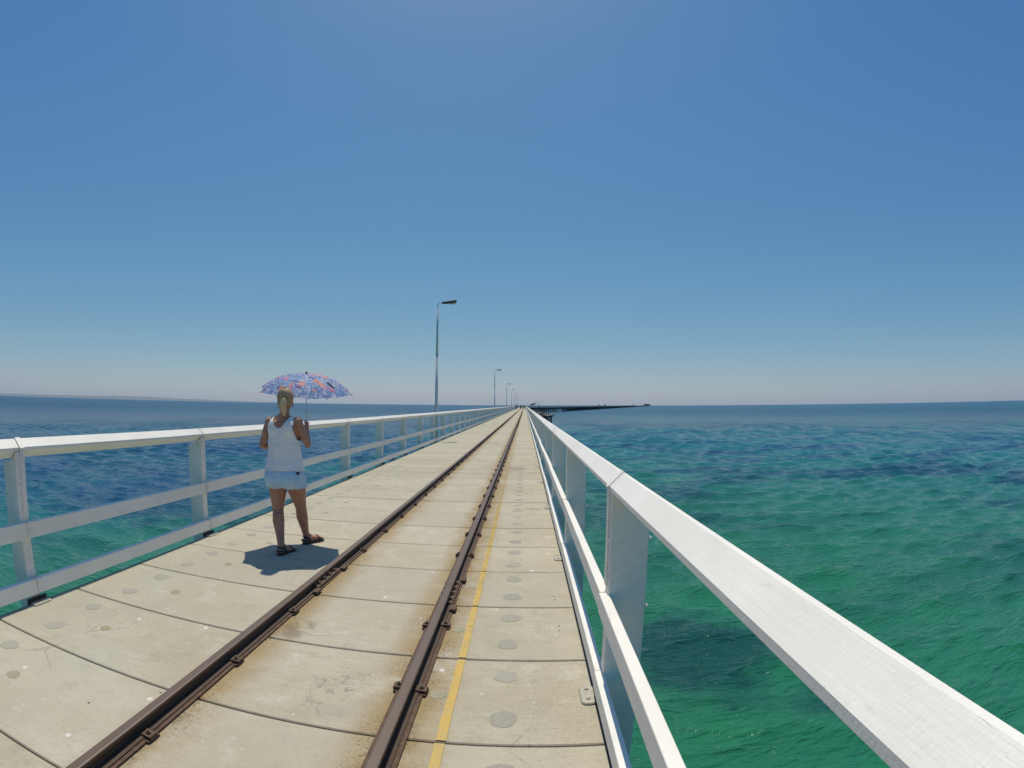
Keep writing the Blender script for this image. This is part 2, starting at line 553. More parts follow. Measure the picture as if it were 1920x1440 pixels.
def copy_tree(root, loc):
    r = root.copy()
    COL.objects.link(r)
    r.location = loc
    for ch in kids(root):
        c = ch.copy()
        COL.objects.link(c)
        c.parent = r
        for g in kids(ch):
            d = g.copy()
            COL.objects.link(d)
            d.parent = c
    return r


# ------------------------------------------------------------------ water
def build_water():
    rs = [0.0, 1.0, 2.0, 2.8]
    r = 3.3
    while r < 260:
        rs.append(r)
        r *= 1.0085 if r < 22 or r > 170 else 1.0058
    while r < 50000:
        rs.append(r)
        r *= 1.06
    rs.append(50000)
    A = 1280
    rs = np.array(rs)
    th = np.arange(A) * 2 * PI / A
    RR, TT = np.meshgrid(rs[1:], th, indexing='ij')
    X = RR * np.sin(TT)
    Y = RR * np.cos(TT)
    Z = np.zeros_like(X)
    DX = np.zeros_like(X)
    DY = np.zeros_like(X)
    cell = np.maximum(RR * np.where((RR < 22) | (RR > 170), 0.0085, 0.0058), RR * 2 * PI / A)
    for i in range(120):
        lam = 0.34 * (3.1 / 0.34) ** rng.random()
        ang = math.radians(86 + rng.normal(0, 27))
        k = 2 * PI / lam
        kx, ky = k * math.cos(ang), k * math.sin(ang)
        amp = 0.0041 * lam * (0.5 + rng.random())
        fade = np.clip((lam / cell - 2.4) / 2.0, 0, 1) * np.interp(RR, [0, 6, 25, 60, 120], [0.55, 0.65, 1.15, 1.5, 1.8])
        ph = kx * X + ky * Y + rng.random() * 2 * PI
        Z += fade * amp * np.sin(ph)
        q = fade * amp * np.cos(ph) * 0.9
        DX += q * kx / k
        DY += q * ky / k
    # gusts: patches of rougher and calmer water
    g = 0.85 + 0.3 * np.sin(X * 0.11 + 1.3 * np.sin(Y * 0.07)) * np.sin(Y * 0.09 + X * 0.05)
    Z *= g
    X, Y = X + DX, Y + DY
    V = np.stack([X, Y, Z + WATER], -1).reshape(-1, 3)
    V = np.vstack([[0, 0, WATER], V])
    nr = len(rs) - 1
    i = np.arange(nr - 1)[:, None] * A
    j = np.arange(A)[None, :]
    j2 = (j + 1) % A
    Q = np.stack([1 + i + j, 1 + i + j2, 1 + i + A + j2, 1 + i + A + j], -1).reshape(-1, 4)[:, ::-1]
    T = np.stack([np.zeros(A, int), 1 + (np.arange(A) + 1) % A, 1 + np.arange(A)], -1)[:, ::-1]
    me = bpy.data.meshes.new('sea')
    me.vertices.add(len(V))
    me.vertices.foreach_set('co', V.ravel())
    nl = Q.size + T.size
    me.loops.add(nl)
    me.loops.foreach_set('vertex_index', np.concatenate([Q.ravel(), T.ravel()]))
    me.polygons.add(len(Q) + len(T))
    starts = np.concatenate([np.arange(len(Q)) * 4, Q.size + np.arange(len(T)) * 3])
    me.polygons.foreach_set('loop_start', starts)
    me.polygons.foreach_set('use_smooth', np.ones(len(Q) + len(T), bool))
    me.update(calc_edges=True)
    # outward (up) normals
    if me.polygons[len(me.polygons) // 2].normal.z < 0:
        me.flip_normals()
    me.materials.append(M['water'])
    o = link('sea', me)
    tag(o, kind='structure')


build_water()


def build_hills():
    d0 = 44000.0
    m = MB()
    pts = [(-66, 60), (-62, 120), (-58, 150), (-54, 165), (-52, 185), (-49, 200), (-47, 230), (-45, 245), (-43, 250), (-41, 225), (-39.5, 170),
           (-38.2, 150), (-36.8, 165), (-35.5, 130), (-34, 90), (-32, 62), (-29, 40), (-25, 16), (-22, 0)]
    azs = np.linspace(-66, -22, 160)
    hs = np.interp(azs, [p[0] for p in pts], [p[1] for p in pts])
    hs = hs * (1 + 0.05 * np.sin(azs * 5.1) + 0.04 * np.sin(azs * 11.3 + 1))
    prof = [(0.0, 0.0), (0.06, 0.55), (0.12, 0.9), (0.2, 1.0), (0.3, 0.0)]
    rows = []
    for a, h in zip(azs, hs):
        ar = math.radians(a)
        rows.append([((d0 * (1 + q)) * math.sin(ar), (d0 * (1 + q)) * math.cos(ar), WATER - 0.3 + h * z * 1.25) for q, z in prof])
    vs = [p for r in rows for p in r]
    k = len(prof)
    fs = [(i * k + j, (i + 1) * k + j, (i + 1) * k + j + 1, i * k + j + 1) for i in range(len(rows) - 1) for j in range(k - 1)]
    m.add(vs, fs)
    o = m.obj('hills', M['hill'], smooth=True)
    tag(o, kind='structure')


build_hills()

# ------------------------------------------------------------------ jetty deck
SP = 0.8665           # slab pitch
J0 = 1.118            # first measured joint
END = 352.0
k0 = -14
NS = int((END - J0) / SP)
jetty = thing('jetty', 'long straight concrete decked jetty running out over the sea', 'jetty')


def slab_mesh():
    m = MB()
    y0, y1, b = 0.0065, SP - 0.0065, 0.006
    prof = [(0, -0.16), (0, -b), (b, 0)]
    # ring profile around the slab: a box with a small chamfer on its top edges
    def ring(ins, z):
        return [(XE0 + ins, y0 + ins, z), (XE1 - ins, y0 + ins, z), (XE1 - ins, y1 - ins, z), (XE0 + ins, y1 - ins, z)]
    m.loft([ring(0, -0.16), ring(0, -b), ring(b, 0)])
    return m.mesh('slab', M['concrete'])


sm = slab_mesh()
slabs = {}
for k in range(k0, 286):
    o = link('slab', sm, jetty, loc=(0, J0 + k * SP, random.uniform(-0.002, 0.001)))
    slabs[k] = o
far = MB()
for k in range(286, NS):
    y = J0 + k * SP
    far.box(XE0, XE1, y + 0.005, y + SP - 0.005, -0.16, 0)
o = far.obj('slab', M['concrete'], jetty)
o['kind'] = 'stuff'

# mortar patches and round plugs let into the slabs (measured rows)


def blob(rx, ry, seed, rough, k=20, tail=0.0, th=0.0006):
    r = random.Random(seed)
    ph = [r.uniform(0, 6.28) for _ in range(5)]
    out = []
    for j in range(k):
        a = 2 * PI * j / k
        w = 1 + rough * (0.5 * math.sin(2 * a + ph[0]) + 0.35 * math.sin(3 * a + ph[1]) + 0.3 * math.sin(5 * a + ph[2]) + 0.25 * math.sin(8 * a + ph[3]))
        w += tail * max(0, math.cos(a - ph[4])) ** 14
        out.append((rx * w * math.cos(a), ry * w * math.sin(a)))
    m = MB()
    m.loft([[(x, y, -0.002) for x, y in out], [(x, y, th) for x, y in out], [(x * .93, y * .93, th + 0.0004) for x, y in out]])
    return m


pmesh = [blob(0.073, 0.068, 30 + i, (0.07, 0.12, 0.10, 0.17, 0.08, 0.14, 0.10)[i], 26, (0, .25, 0, .3, .15, 0, .2)[i]).mesh('mortar_patch', M['patch']) for i in range(7)]
rmesh = [blob(0.044, 0.042, 60 + i, 0.07).mesh('round_plug', M['plug']) for i in range(2)]


def on_slab(name, me, x, y, rot=0.0, z=0.0, sc=1.0):
    k = int((y - J0) // SP)
    if k not in slabs:
        return
    s = slabs[k]
    o = link(name, me, s)
    o.location = (x, y - s.location.y, 0.0012 + z)
    o.rotation_euler = (0, 0, rot)
    o.scale = (sc, sc, 1)
    return o


for i in range(-26, 26):
    y = 2.209 + 0.4337 * i
    on_slab('mortar_patch', pmesh[(i * 3) % 7], -0.092 + random.uniform(-.006, .006), y, random.uniform(0, 6), sc=random.uniform(.85, 1.08))
    on_slab('mortar_patch', pmesh[(i * 5 + 2) % 7], -3.195 + random.uniform(-.01, .01), y + 0.005, random.uniform(0, 6), sc=random.uniform(.85, 1.1))
for i in range(-13, 13):
    on_slab('round_plug', rmesh[i % 2], -2.826, 1.545 + 0.868 * i, i, sc=random.uniform(.9, 1.1))
    on_slab('round_plug', rmesh[(i + 1) % 2], -0.449, 1.55 + 0.868 * i, i, sc=random.uniform(.9, 1.15))

# small drilled holes near the right edge
hole = MB()
hole.cyl((0, 0), 0.006, -0.004, 0.0012, 8)
hm = hole.mesh('drill_hole', M['blackiron'])
for (x, y) in ((0.253, 3.37), (0.250, 3.29), (0.255, 3.88), (0.25, 3.95), (-1.915, 1.93), (-2.2, 1.62)):
    on_slab('drill_hole', hm, x, y)

# yellow line: a thin sheet broken at every joint
for k in range(k0, 18):
    m = MB()
    n = 8
    vs = []
    for i in range(n + 1):
        y = 0.012 + (SP - 0.024) * i / n
        yy = J0 + k * SP + y
        x = -0.384 + 0.012 * math.sin(yy * 0.31 + 0.8) + random.uniform(-.0015, .0015)
        vs += [(x - 0.024 + random.uniform(-.002, .001), y, 0.004), (x + 0.023 + random.uniform(-.001, .002), y, 0.004)]
    m.add(vs, [(2 * i, 2 * i + 1, 2 * i + 3, 2 * i + 2) for i in range(n)])
    o = m.obj('yellow_line', M['line'], slabs[k])

# edge channels, bearers, crossheads, piles
for x0, x1 in ((XE0 - 0.030, XE0 - 0.003), (XE1 + 0.003, XE1 + 0.030)):
    m = MB()
    m.box(x0, x1, -11, END, -0.24, -0.012)
    m.obj('edge_channel', M['dark'], jetty)
for x in (-3.3, -2.2, -1.15, 0.02):
    m = MB()
    m.box(x - 0.17, x + 0.17, -11, END, -0.62, -0.165)
    m.obj('bearer', M['beam'], jetty)
cm = MB().box(-3.75, 0.46, -0.35, 0.35, -1.15, -0.625).mesh('crosshead', M['beam'])
pm = MB()
pm.cyl((0, 0), 0.3, -6.5, -1.155, 16)
pm = pm.mesh('pile', M['dark'], True)
for i in range(-1, 30):
    y = 1.0 + 12.0 * i
    if y > END:
        break
    link('crosshead', cm, jetty, loc=(0, y, 0))
    for x in (-3.0, -0.3):
        link('pile', pm, jetty, loc=(x, y, 0))

# ------------------------------------------------------------------ rail track
track = thing('railway_track', 'rusty narrow railway track running along the jetty deck', 'railway track')


def rail_profile(xc):
    h = 0.094
    p = [(-0.052, 0.012), (0.052, 0.012), (0.052, 0.019), (0.012, 0.030), (0.007, 0.040), (0.007, 0.062), (0.014, 0.068), (0.029, 0.072), (0.030, 0.086),
         (0.027, 0.092), (0.019, h), (-0.019, h), (-0.027, 0.092), (-0.030, 0.086), (-0.029, 0.072), (-0.014, 0.068), (-0.007, 0.062), (-0.007, 0.040), (-0.012, 0.030), (-0.052, 0.019)]
    return [(xc + x, z) for x, z in p]


BREAKS = {RAIL_R: [-11, 3.94, 15.0, 26.9, 39.0, 60, 90, 130, 180, 240, END], RAIL_L: [-11, 4.06, 15.2, 27, 39.1, 60, 90, 130, 180, 240, END]}
for xr, br in BREAKS.items():
    for a, b in zip(br[:-1], br[1:]):
        m = MB()
        m.prism_y(rail_profile(xr), a + 0.003, b - 0.003)
        m.obj('rail', M['rail'], track)

# bearing strips under each rail
for xr in BREAKS:
    m = MB()
    m.box(xr - 0.075, xr + 0.075, -11, END, 0.002, 0.0115)
    m.obj('rail_pad', M['rust'], track)


def clip_mb():
    m = MB()
    m.box(-0.030, 0.030, -0.055, 0.055, 0.002, 0.016)           # base strip
    m.add([(-0.045, -0.034, 0.022), (0.032, -0.034, 0.018), (0.032, 0.034, 0.018), (-0.045, 0.034, 0.022),
           (-0.045, -0.034, 0.036), (0.032, -0.034, 0.036), (0.032, 0.034, 0.036), (-0.045, 0.034, 0.036)],
          [(0, 3, 2, 1), (4, 5, 6, 7), (0, 1, 5, 4), (1, 2, 6, 5), (2, 3, 7, 6), (3, 0, 4, 7)])
    return m


clip = clip_mb().mesh('rail_clip', M['rust'])
clipm = MB().add([(-x, -y, z) for x, y, z in clip_mb().v], clip_mb().f).mesh('rail_clip', M['rust'])
bolt_mb = MB()
bolt_mb.cyl((0, 0), 0.0145, 0.036, 0.050, 6)
bolt_mb.cyl((0, 0), 0.008, 0.050, 0.060, 8)
bolt = bolt_mb.mesh('clip_bolt', M['boltrust'])
farclip = MB()
for xr, ph in ((RAIL_R, 2.43), (RAIL_L, 2.43)):
    for i in range(-14, 130):
        y = ph + 0.8675 * i
        if xr == RAIL_R and i == 2 or xr == RAIL_L and i == 2:
            continue                                            # the joint plates sit here
        for sgn in (1, -1):
            if i < 38:
                o = link('rail_clip', clip if sgn > 0 else clipm, track, loc=(xr + sgn * 0.066, y + random.uniform(-.012, .012), 0))
                o.rotation_euler = (0, 0, random.uniform(-.08, .08))
                o.scale = (0.9, 0.78, 0.9)
                if i < 14:
                    link('clip_bolt', bolt, o)
            else:
                farclip.box(xr + sgn * 0.05 - .02, xr + sgn * 0.05 + .05 * (sgn > 0) + 0.02, y - 0.04, y + 0.04, 0.002, 0.05)
o = farclip.obj('rail_clip', M['rust'], track)
o['kind'] = 'stuff'

# fish plates at the near joints
for xr, yc in ((RAIL_R, 3.95), (RAIL_L, 4.07), (RAIL_R, 15.0), (RAIL_L, 15.2)):
    for sgn in (1, -1):
        pr = [(0.008, 0.034), (0.054, 0.021), (0.062, 0.021), (0.062, 0.030), (0.022, 0.042), (0.019, 0.062), (0.008, 0.067)]
        pr = [(xr + sgn * x, z) for x, z in (pr if sgn > 0 else reversed(pr))]
        m = MB()
        m.prism_y(pr, yc - 0.26, yc + 0.26)
        fp = m.obj('fish_plate', M['rust'], track)
        for q in (-0.19, -0.07, 0.05, 0.17):
            b = MB()
            b.tube([(xr + sgn * 0.018, yc + q, 0.050), (xr + sgn * 0.043, yc + q, 0.050)], 0.0115, 6)
            b.tube([(xr + sgn * 0.043, yc + q, 0.050), (xr + sgn * 0.056, yc + q, 0.050)], 0.008, 8)
            b.obj('fish_bolt', M['boltrust'], fp)
    for q in (-0.33, 0.33):
        m = MB()
        m.box(xr + 0.052, xr + 0.098, yc + q - 0.055, yc + q + 0.055, 0.0125, 0.034)
        m.obj('rail_clip', M['rust'], track, bevel=0.004)

# ------------------------------------------------------------------ railings
PP = 2.604
PY = 2.43
HD = 0.0735
CZ = 1.168


def railing(side):
    """side=+1 right-hand railing, -1 left-hand railing; built in mirrored offsets from the deck edge"""
    mid = (XE0 + XE1) / 2
    X = (lambda d: XE1 + d) if side > 0 else (lambda d: XE0 - d)
    name = 'railing'
    lab = 'white painted timber railing along the right-hand edge of the jetty, passing close to the viewer' if side > 0 else \
        'white painted timber railing along the left-hand edge of the jetty, behind the woman'
    root = thing(name, lab, 'railing', group=None)

    def flip(p):
        return p if side > 0 else list(reversed(p))

    zoff = 0.0 if side > 0 else 0.012
    c = X(0.103)
    # post: flat timber with a V-notched head that cradles the cap rail
    pin, pout = X(0.034), X(0.229)
    prof = flip([(pin, -0.55), (pout, -0.55), (pout, 1.045), (X(0.184), 1.085), (X(0.103), CZ - HD - 0.0015), (X(0.034), CZ - 0.006)])
    m = MB()
    m.prism_y(prof, -0.045, 0.045)
    post = m.mesh('post', M['paint'])
    bake_bevel(post, 0.006, 2)
    # cap rail, set cornerwise
    L = PP - 0.008

    def cap_mesh(seed):
        r = random.Random(seed)
        mm = MB()
        e = 0.010
        pr = [(c - HD + e * .2, CZ - e), (c - e, CZ - HD + e * .2), (c + e, CZ - HD + e * .2), (c + HD - e * .2, CZ - e), (c + HD - e * .2, CZ + e), (c + e * .8, CZ + HD - e * .2), (c - e * .8, CZ + HD - e * .2), (c - HD + e * .2, CZ + e)]
        a1, a2 = r.uniform(-.002, .002), r.uniform(-.002, .002)
        mm.prism_y(pr, 0.004, PP - 0.004, 10, lambda q: (q[0] + a1 * math.sin(q[1] * 2.1), q[1], q[2] + a2 * math.sin(q[1] * 1.7 + 1)))
        return mm.mesh('top_rail', M['paint'])

    caps = [cap_mesh(s + (side > 0) * 10) for s in range(3)]
    xm0, xm1 = X(0.000), X(0.050)
    xl0, xl1 = (X(-0.004), X(0.046)) if side > 0 else (X(-0.026), X(0.030))
    if side > 0:
        zm0, zm1, zl0, zl1 = 0.520, 0.628, 0.055, 0.165
    else:
        zm0, zm1, zl0, zl1 = 0.505, 0.630, 0.072, 0.192

    def plank(nm, x0, x1, z0, z1):
        a, b = min(x0, x1), max(x0, x1)
        mm = MB()
        mm.box(a, b, 0.003, PP - 0.003, z0, z1)
        me = mm.mesh(nm, M['paint'])
        bake_bevel(me, 0.005, 2)
        return me

    midm = plank('middle_rail', xm0, xm1, zm0, zm1)
    lowm = plank('bottom_rail', xl0, xl1, zl0, zl1)
    # bracket and cleat plate
    sgn = side
    br = MB()
    a, b = sorted((X(0.004), X(0.033)))
    br.box(a, b, -0.10, 0.10, -0.11, 0.035)
    brm = br.mesh('bracket', M['blackiron'])
    bake_bevel(brm, 0.005)
    pl = MB()
    ring = []
    hw, hl, rr = 0.040, 0.098, 0.032
    for cx, cy, a0 in ((hw - rr, hl - rr, 0), (-hw + rr, hl - rr, 90), (-hw + rr, -hl + rr, 180), (hw - rr, -hl + rr, 270)):
        for q in range(0, 91, 18):
            t = math.radians(a0 + q)
            ring.append((cx + rr * math.cos(t), cy + rr * math.sin(t)))
    cxp = X(-0.036)
    pl.loft([[(cxp + x, y, 0.0) for x, y in ring], [(cxp + x, y, 0.007) for x, y in ring], [(cxp + x * .88, y * .95, 0.012) for x, y in ring]])
    plm = pl.mesh('cleat_plate', M['galv'], False)
    nb = MB()
    nb.ball((cxp, 0, 0.012), (0.013, 0.013, 0.009), 10, 5)
    nbm = nb.mesh('plate_bolt', M['galv'], True)
    # bolts through the post
    bz = (0.915, 0.69)
    bb = MB()
    bb.ball((X(0.034), -0.012, 0), (0.008, 0.013, 0.013), 10, 6)
    bbm = bb.mesh('post_bolt', M['paint'], True)
    bo = MB()
    bo.tube([(X(0.228), -0.02, 0), (X(0.246), -0.02, 0)], 0.007, 8)
    bo.tube([(X(0.228), -0.02, 0), (X(0.233), -0.02, 0)], 0.015, 8)
    bo.tube([(X(0.238), -0.02, 0), (X(0.246), -0.02, 0)], 0.011, 6)
    bom = bo.mesh('post_bolt', M['paint'], False)
    bl = MB()
    bl.ball((0, 0, 0), (0.006, 0.011, 0.011), 10, 6)
    blm = bl.mesh('rail_bolt', M['paint'], True)
    # strap: flat plate up the inner face and folded over the cap
    stp = [X(0.0335), X(0.027)]
    spf = [(stp[0], 0.66), (stp[0], CZ - 0.002), (c - sgn * (HD + 0.001), CZ + 0.006), (c - sgn * 0.004, CZ + HD + 0.001),
           (c - sgn * 0.004, CZ + HD + 0.009), (c - sgn * (HD + 0.008), CZ + 0.008), (stp[1], CZ - 0.006), (stp[1], 0.66)]
    ms = MB()
    ms.prism_y(flip(list(reversed(spf))), -0.002, 0.046)
    strap = ms.mesh('strap', M['paint'])

    farm = MB()
    nlast = int((END - PY) / PP)
    rr_ = random.Random(5)
    for k in range(-5, nlast):
        y = PY + PP * k
        if k < 60:
            link('post', post, root, loc=(0, y, zoff * 0 + rr_.uniform(-.002, .002)))
            link('top_rail', caps[k % 3], root, loc=(rr_.uniform(-.002, .002), y, zoff + rr_.uniform(-.0015, .0015)))
            link('middle_rail', midm, root, loc=(-sgn * (0.006 if k % 2 else 0), y, rr_.uniform(-.003, .003)))
            link('bottom_rail', lowm, root, loc=(-sgn * (0.004 if k % 2 else 0), y, rr_.uniform(-.003, .003)))
            if k < 26:
                link('bracket', brm, root, loc=(0, y, 0))
                cp = link('cleat_plate', plm, root, loc=(0, y, 0.0005))
                if k < 8:
                    for q in (-0.05, 0.05):
                        link('plate_bolt', nbm, cp, loc=(0, q, 0))
            if k < 10:
                for z in (0.905, 0.70):
                    link('post_bolt', bbm, root, loc=(0, y, z))
                for z in (0.912, 0.546):
                    link('post_bolt', bom, root, loc=(0, y, z))
                link('rail_bolt', blm, root, loc=(xl0, y - 0.01, (zl0 + zl1) / 2))
                link('rail_bolt', blm, root, loc=(xm0, y + 0.03, (zm0 + zm1) / 2))
            if k in (0, 4, 7) or (k in (-2,)):
                link('strap', strap, root, loc=(0, y, zoff))
        else:
            a, b = sorted((pin, pout))
            farm.box(a, b, y - .045, y + .045, -.5, 1.10)
            farm.prism_y([(c - HD, CZ), (c, CZ - HD), (c + HD, CZ), (c, CZ + HD)], y + .004, y + PP - .004)
            a, b = sorted((xm0, xm1))
            farm.box(a, b, y + .003, y + PP - .003, zm0, zm1)
            a, b = sorted((xl0, xl1))
            farm.box(a, b, y + .003, y + PP - .003, zl0, zl1)
    fo = farm.obj('far_bays', M['paint'], root)
    fo['kind'] = 'stuff'
    return root


railing(1)
railing(-1)

# ------------------------------------------------------------------ lamp posts
LX = XE0 - 0.50


def lamp_post(loc, label, group, k):
    root = thing('lamp_post', label, 'lamp post', loc, group)
    m = MB()
    m.box(-0.02, 0.36, -0.09, 0.09, -0.32, -0.20)
    m.box(0.17, 0.36, -0.07, 0.07, -0.56, -0.32)
    m.obj('base_bracket', M['dark'], root)
    m = MB()
    m.cyl((0, 0), 0.072, -0.40, 3.93, 20)
    m.obj('lower_pole', M['pole'], root, True)
    m = MB()
    m.tube([(0, 0, 3.93), (0, 0, 3.935), (0, 0, 3.99), (0, 0, 3.995)], [0.060, 0.078, 0.078, 0.055], 20)
    m.obj('collar', M['pole'], root, False)
    m = MB()
    m.tube([(0, 0, 3.97), (-0.01, 0, 6.20)], [0.055, 0.046], 20)
    m.obj('upper_pole', M['pole'], root, True)
    m = MB()
    pts = [(-0.01, 0, 6.10), (-0.01, 0, 6.32), (0.0, 0, 6.39), (0.04, 0, 6.425), (0.10, 0, 6.44), (0.24, 0, 6.455)]
    m.tube(pts, 0.024, 12)
    m.obj('arm', M['pole'], root, True)
    # luminaire: long flattened housing, rising outwards
    hd = MB()
    secs = [(0.18, .055, .045, 0), (0.21, .075, .055, 0.0), (0.34, .095, .060, -0.002), (0.48, .11, .062, 0.012), (0.62, .155, .075, 0.02), (0.76, .165, .080, 0.04), (0.84, .15, .06, 0.062), (0.87, .11, .03, 0.075)]
    rings = []
    for x, wy, wz, dz in secs:
        z = 6.455 + dz
        rings.append([(x + 0.02, 0.5 * 0 + wy * math.copysign(abs(math.cos(a)) ** .6, math.cos(a)), z + wz * math.copysign(abs(math.sin(a)) ** .7, math.sin(a))) for a in [2 * PI * j / 16 for j in range(16)]])
    hd.loft(rings)
    hd.obj('lamp_head', M['lamp'], root, True)
    ln = MB()
    ln.ball((0.735, 0, 6.430), (0.12, 0.12, 0.065), 16, 8)
    ln.obj('lamp_lens', M['lens'], root, True)
    return root


names = ['nearest and tallest grey lamp post, standing behind the left railing',
         'second grey lamp post along the left railing, much smaller than the nearest one',
         'third lamp post along the left side of the jetty',
         'fourth lamp post along the left side of the jetty',
         'fifth lamp post along the left side of the jetty, just left of the dark walkers',
         'sixth lamp post along the left side of the jetty, thin and faint',
         'seventh lamp post along the jetty, faint above the walkers',
         'eighth lamp post along the jetty, faint near the bend']
lp0 = lamp_post((LX, 23.6, 0), names[0], 'lamp posts along the jetty', 0)
for i in range(1, 8):
    c = copy_tree(lp0, (LX, 23.6 + 45.9 * i + (0, 0.4, 0.6, -0.8, 1.5, 0, 1, 0)[i], 0))
    c['label'] = names[i]

# ------------------------------------------------------------------ far jetty beyond the bend
B0 = Vector((-1.6, END - 2, 0))
B1 = Vector((38 - 1.5, 474, 0))
B2 = Vector((311, 1480, 0))
B3 = Vector((827, 3325, 0))
fj = thing('far_jetty', 'far section of the jetty bending right towards the horizon on dark piles', 'jetty')
segs = [(B0, B1), (B1, B2), (B2, B3)]


def strip(m, a, b, off, w, z0, z1):
    d = (b - a).normalized()
    nrm = Vector((d.y, -d.x, 0))
    p = [a + nrm * (off - w / 2), a + nrm * (off + w / 2), b + nrm * (off + w / 2), b + nrm * (off - w / 2)]
    m.add([(q.x, q.y, z) for z in (z0, z1) for q in p], [(0, 3, 2, 1), (4, 5, 6, 7), (0, 1, 5, 4), (1, 2, 6, 5), (2, 3, 7, 6), (3, 0, 4, 7)])


dk, bm_, ra = MB(), MB(), [MB(), MB()]
for a, b in segs:
    strip(dk, a, b, 0, 4.2, -0.25, 0.0)
    strip(bm_, a, b, 0, 3.8, -1.5, -0.26)
    for s, r in ((-2.2, ra[0]), (2.2, ra[1])):
        strip(r, a, b, s, 0.16, 0.98, 1.22)
        strip(r, a, b, s, 0.06, 0.48, 0.66)
        strip(r, a, b, s, 0.06, 0.04, 0.24)
dk.obj('deck', M['beam'], fj)
bm_.obj('bearers', M['farwood'], fj)
for r in ra:
    r.obj('handrail', M['farpale'], fj)
# railing posts and pile rows
rp = MB()
wp = MB()
pilem = MB()
pilem.cyl((0, 0), 0.30, -7.0, -0.9, 8, 0.27)
pilem = pilem.mesh('pile', M['farwood'])
farp = MB()
wp = MB()
cnt = 0
dist = 0.0
prng = random.Random(3)
for si, (a, b) in enumerate(segs):
    d = (b - a)
    L = d.length
    d.normalize()
    nrm = Vector((d.y, -d.x, 0))
    s = 6.0
    while s < L:
        c = a + d * s
        for off in (-2.3, -0.8, 0.8, 2.3):
            q = c + nrm * off
            if cnt < 240:
                o = link('pile', pilem, fj, loc=(q.x, q.y, 0))
                o.rotation_euler = (prng.uniform(-.02, .02), prng.uniform(-.04, .04), 0)
                cnt += 1
            else:
                farp.add([(q.x + dx, q.y + dy, z) for z in (-5, -0.9) for dx, dy in ((-.25, -.25), (.25, -.25), (.25, .25), (-.25, .25))],
                         [(0, 1, 5, 4), (1, 2, 6, 5), (2, 3, 7, 6), (3, 0, 4, 7)])
        cr = [c + nrm * -2.6, c + nrm * 2.6]
        strip(rp, c - nrm * 2.5, c + nrm * 2.5, 0, 0.35, -1.75, -1.48)
        s += 7.0 if si < 2 else 9
    s = 0.0
    while s < L and si < 2:
        c = a + d * s
        for off in (-2.2, 2.2):
            q = c + nrm * off
            wp.box(q.x - .09, q.x + .09, q.y - .06, q.y + .06, 0, 1.0)
        s += 2.6
o = farp.obj('pile', M['farwood'], fj)
o['kind'] = 'stuff'
o = rp.obj('crosshead', M['farwood'], fj)
o['kind'] = 'stuff'
o = wp.obj('railing_post', M['farpale'], fj)
o['kind'] = 'stuff'


def along(si, t, off=0.0):
    a, b = segs[si]
    d = (b - a).normalized()
    return a + (b - a) * t + Vector((d.y, -d.x, 0)) * off


# lamp posts on the far section: silhouettes only a pixel wide
for i, (si, t) in enumerate(((0, 0.45), (0, 0.95), (1, 0.10), (1, 0.22), (1, 0.38), (1, 0.6), (1, 0.85))):
    q = along(si, t, -2.5)
    c = copy_tree(lp0, (q.x, q.y, 0))
    c['label'] = 'tiny far-jetty lamp post beyond the bend, ' + ('nearest', 'second nearest', 'third nearest', 'middle one', 'third from the far end', 'second from the far end', 'closest to the far end')[i] + ' of the seven'
    c['group'] = 'tiny lamp posts on the far jetty'


def hut(p, w, l, h, label, roof=1.2, name='hut'):
    r = thing(name, label, name, (p.x, p.y, 0))
    m = MB()
    m.box(-w / 2, w / 2, -l / 2, l / 2, 0.0, h)
    m.obj('wall', M['farpale'], r)
    m = MB()
    e = 0.5
    m.prism_y([(-w / 2 - e, h + .02), (w / 2 + e, h + .02), (0, h + roof)], -l / 2 - e, l / 2 + e)
    m.obj('roof', M['farwood'], r)
    return r


# observatory building on a widened platform at the jetty's end
q = along(2, 0.97, 0)
pf = MB()
pf.box(-38, 38, -22, 22, -1.2, -0.05)
tp = thing('end_platform', 'wide dark platform at the far end of the jetty on the horizon', 'platform', (q.x, q.y, 0))
pf.obj('deck', M['farwood'], tp)
pp_ = MB()
pp_.cyl((0, 0), 0.4, -7, -1.2, 8)
pp_ = pp_.mesh('pile', M['farwood'])
for x in range(-36, 37, 8):
    for y in (-18, 0, 18):
        link('pile', pp_, tp, loc=(x, y, 0))
ob = thing('building', 'small dark building with a raised middle on the platform at the jetty end', 'building', (q.x - 4, q.y, 0))
m = MB()
m.box(-24, 20, -9, 9, 0.0, 5.2)
m.obj('wall', M['farpale'], ob)
m = MB()
m.prism_y([(-26, 5.25), (22, 5.25), (12, 10.5), (-14, 10.5)], -10, 10)
m.obj('roof', M['farwood'], ob)
for x in (-20, -14, -8, -2, 4, 10):
    m = MB()
    m.box(x, x + 3.6, -9.08, -9.003, 1.2, 3.8)
    m.obj('window', M['farwood'], ob)
hut(along(1, 0.26, 1.0), 2.6, 3.0, 1.9, 'tiny dark hut on the far jetty, left one of a pair', 0.9, 'hut')
hut(along(1, 0.335, 1.0), 2.8, 3.4, 2.0, 'tiny dark hut on the far jetty, right one of a pair', 1.0, 'hut')
hut(along(2, 0.10, 1.0), 3.5, 4, 4.0, 'small box hut on the far jetty midway to its end', 1.0, 'hut')

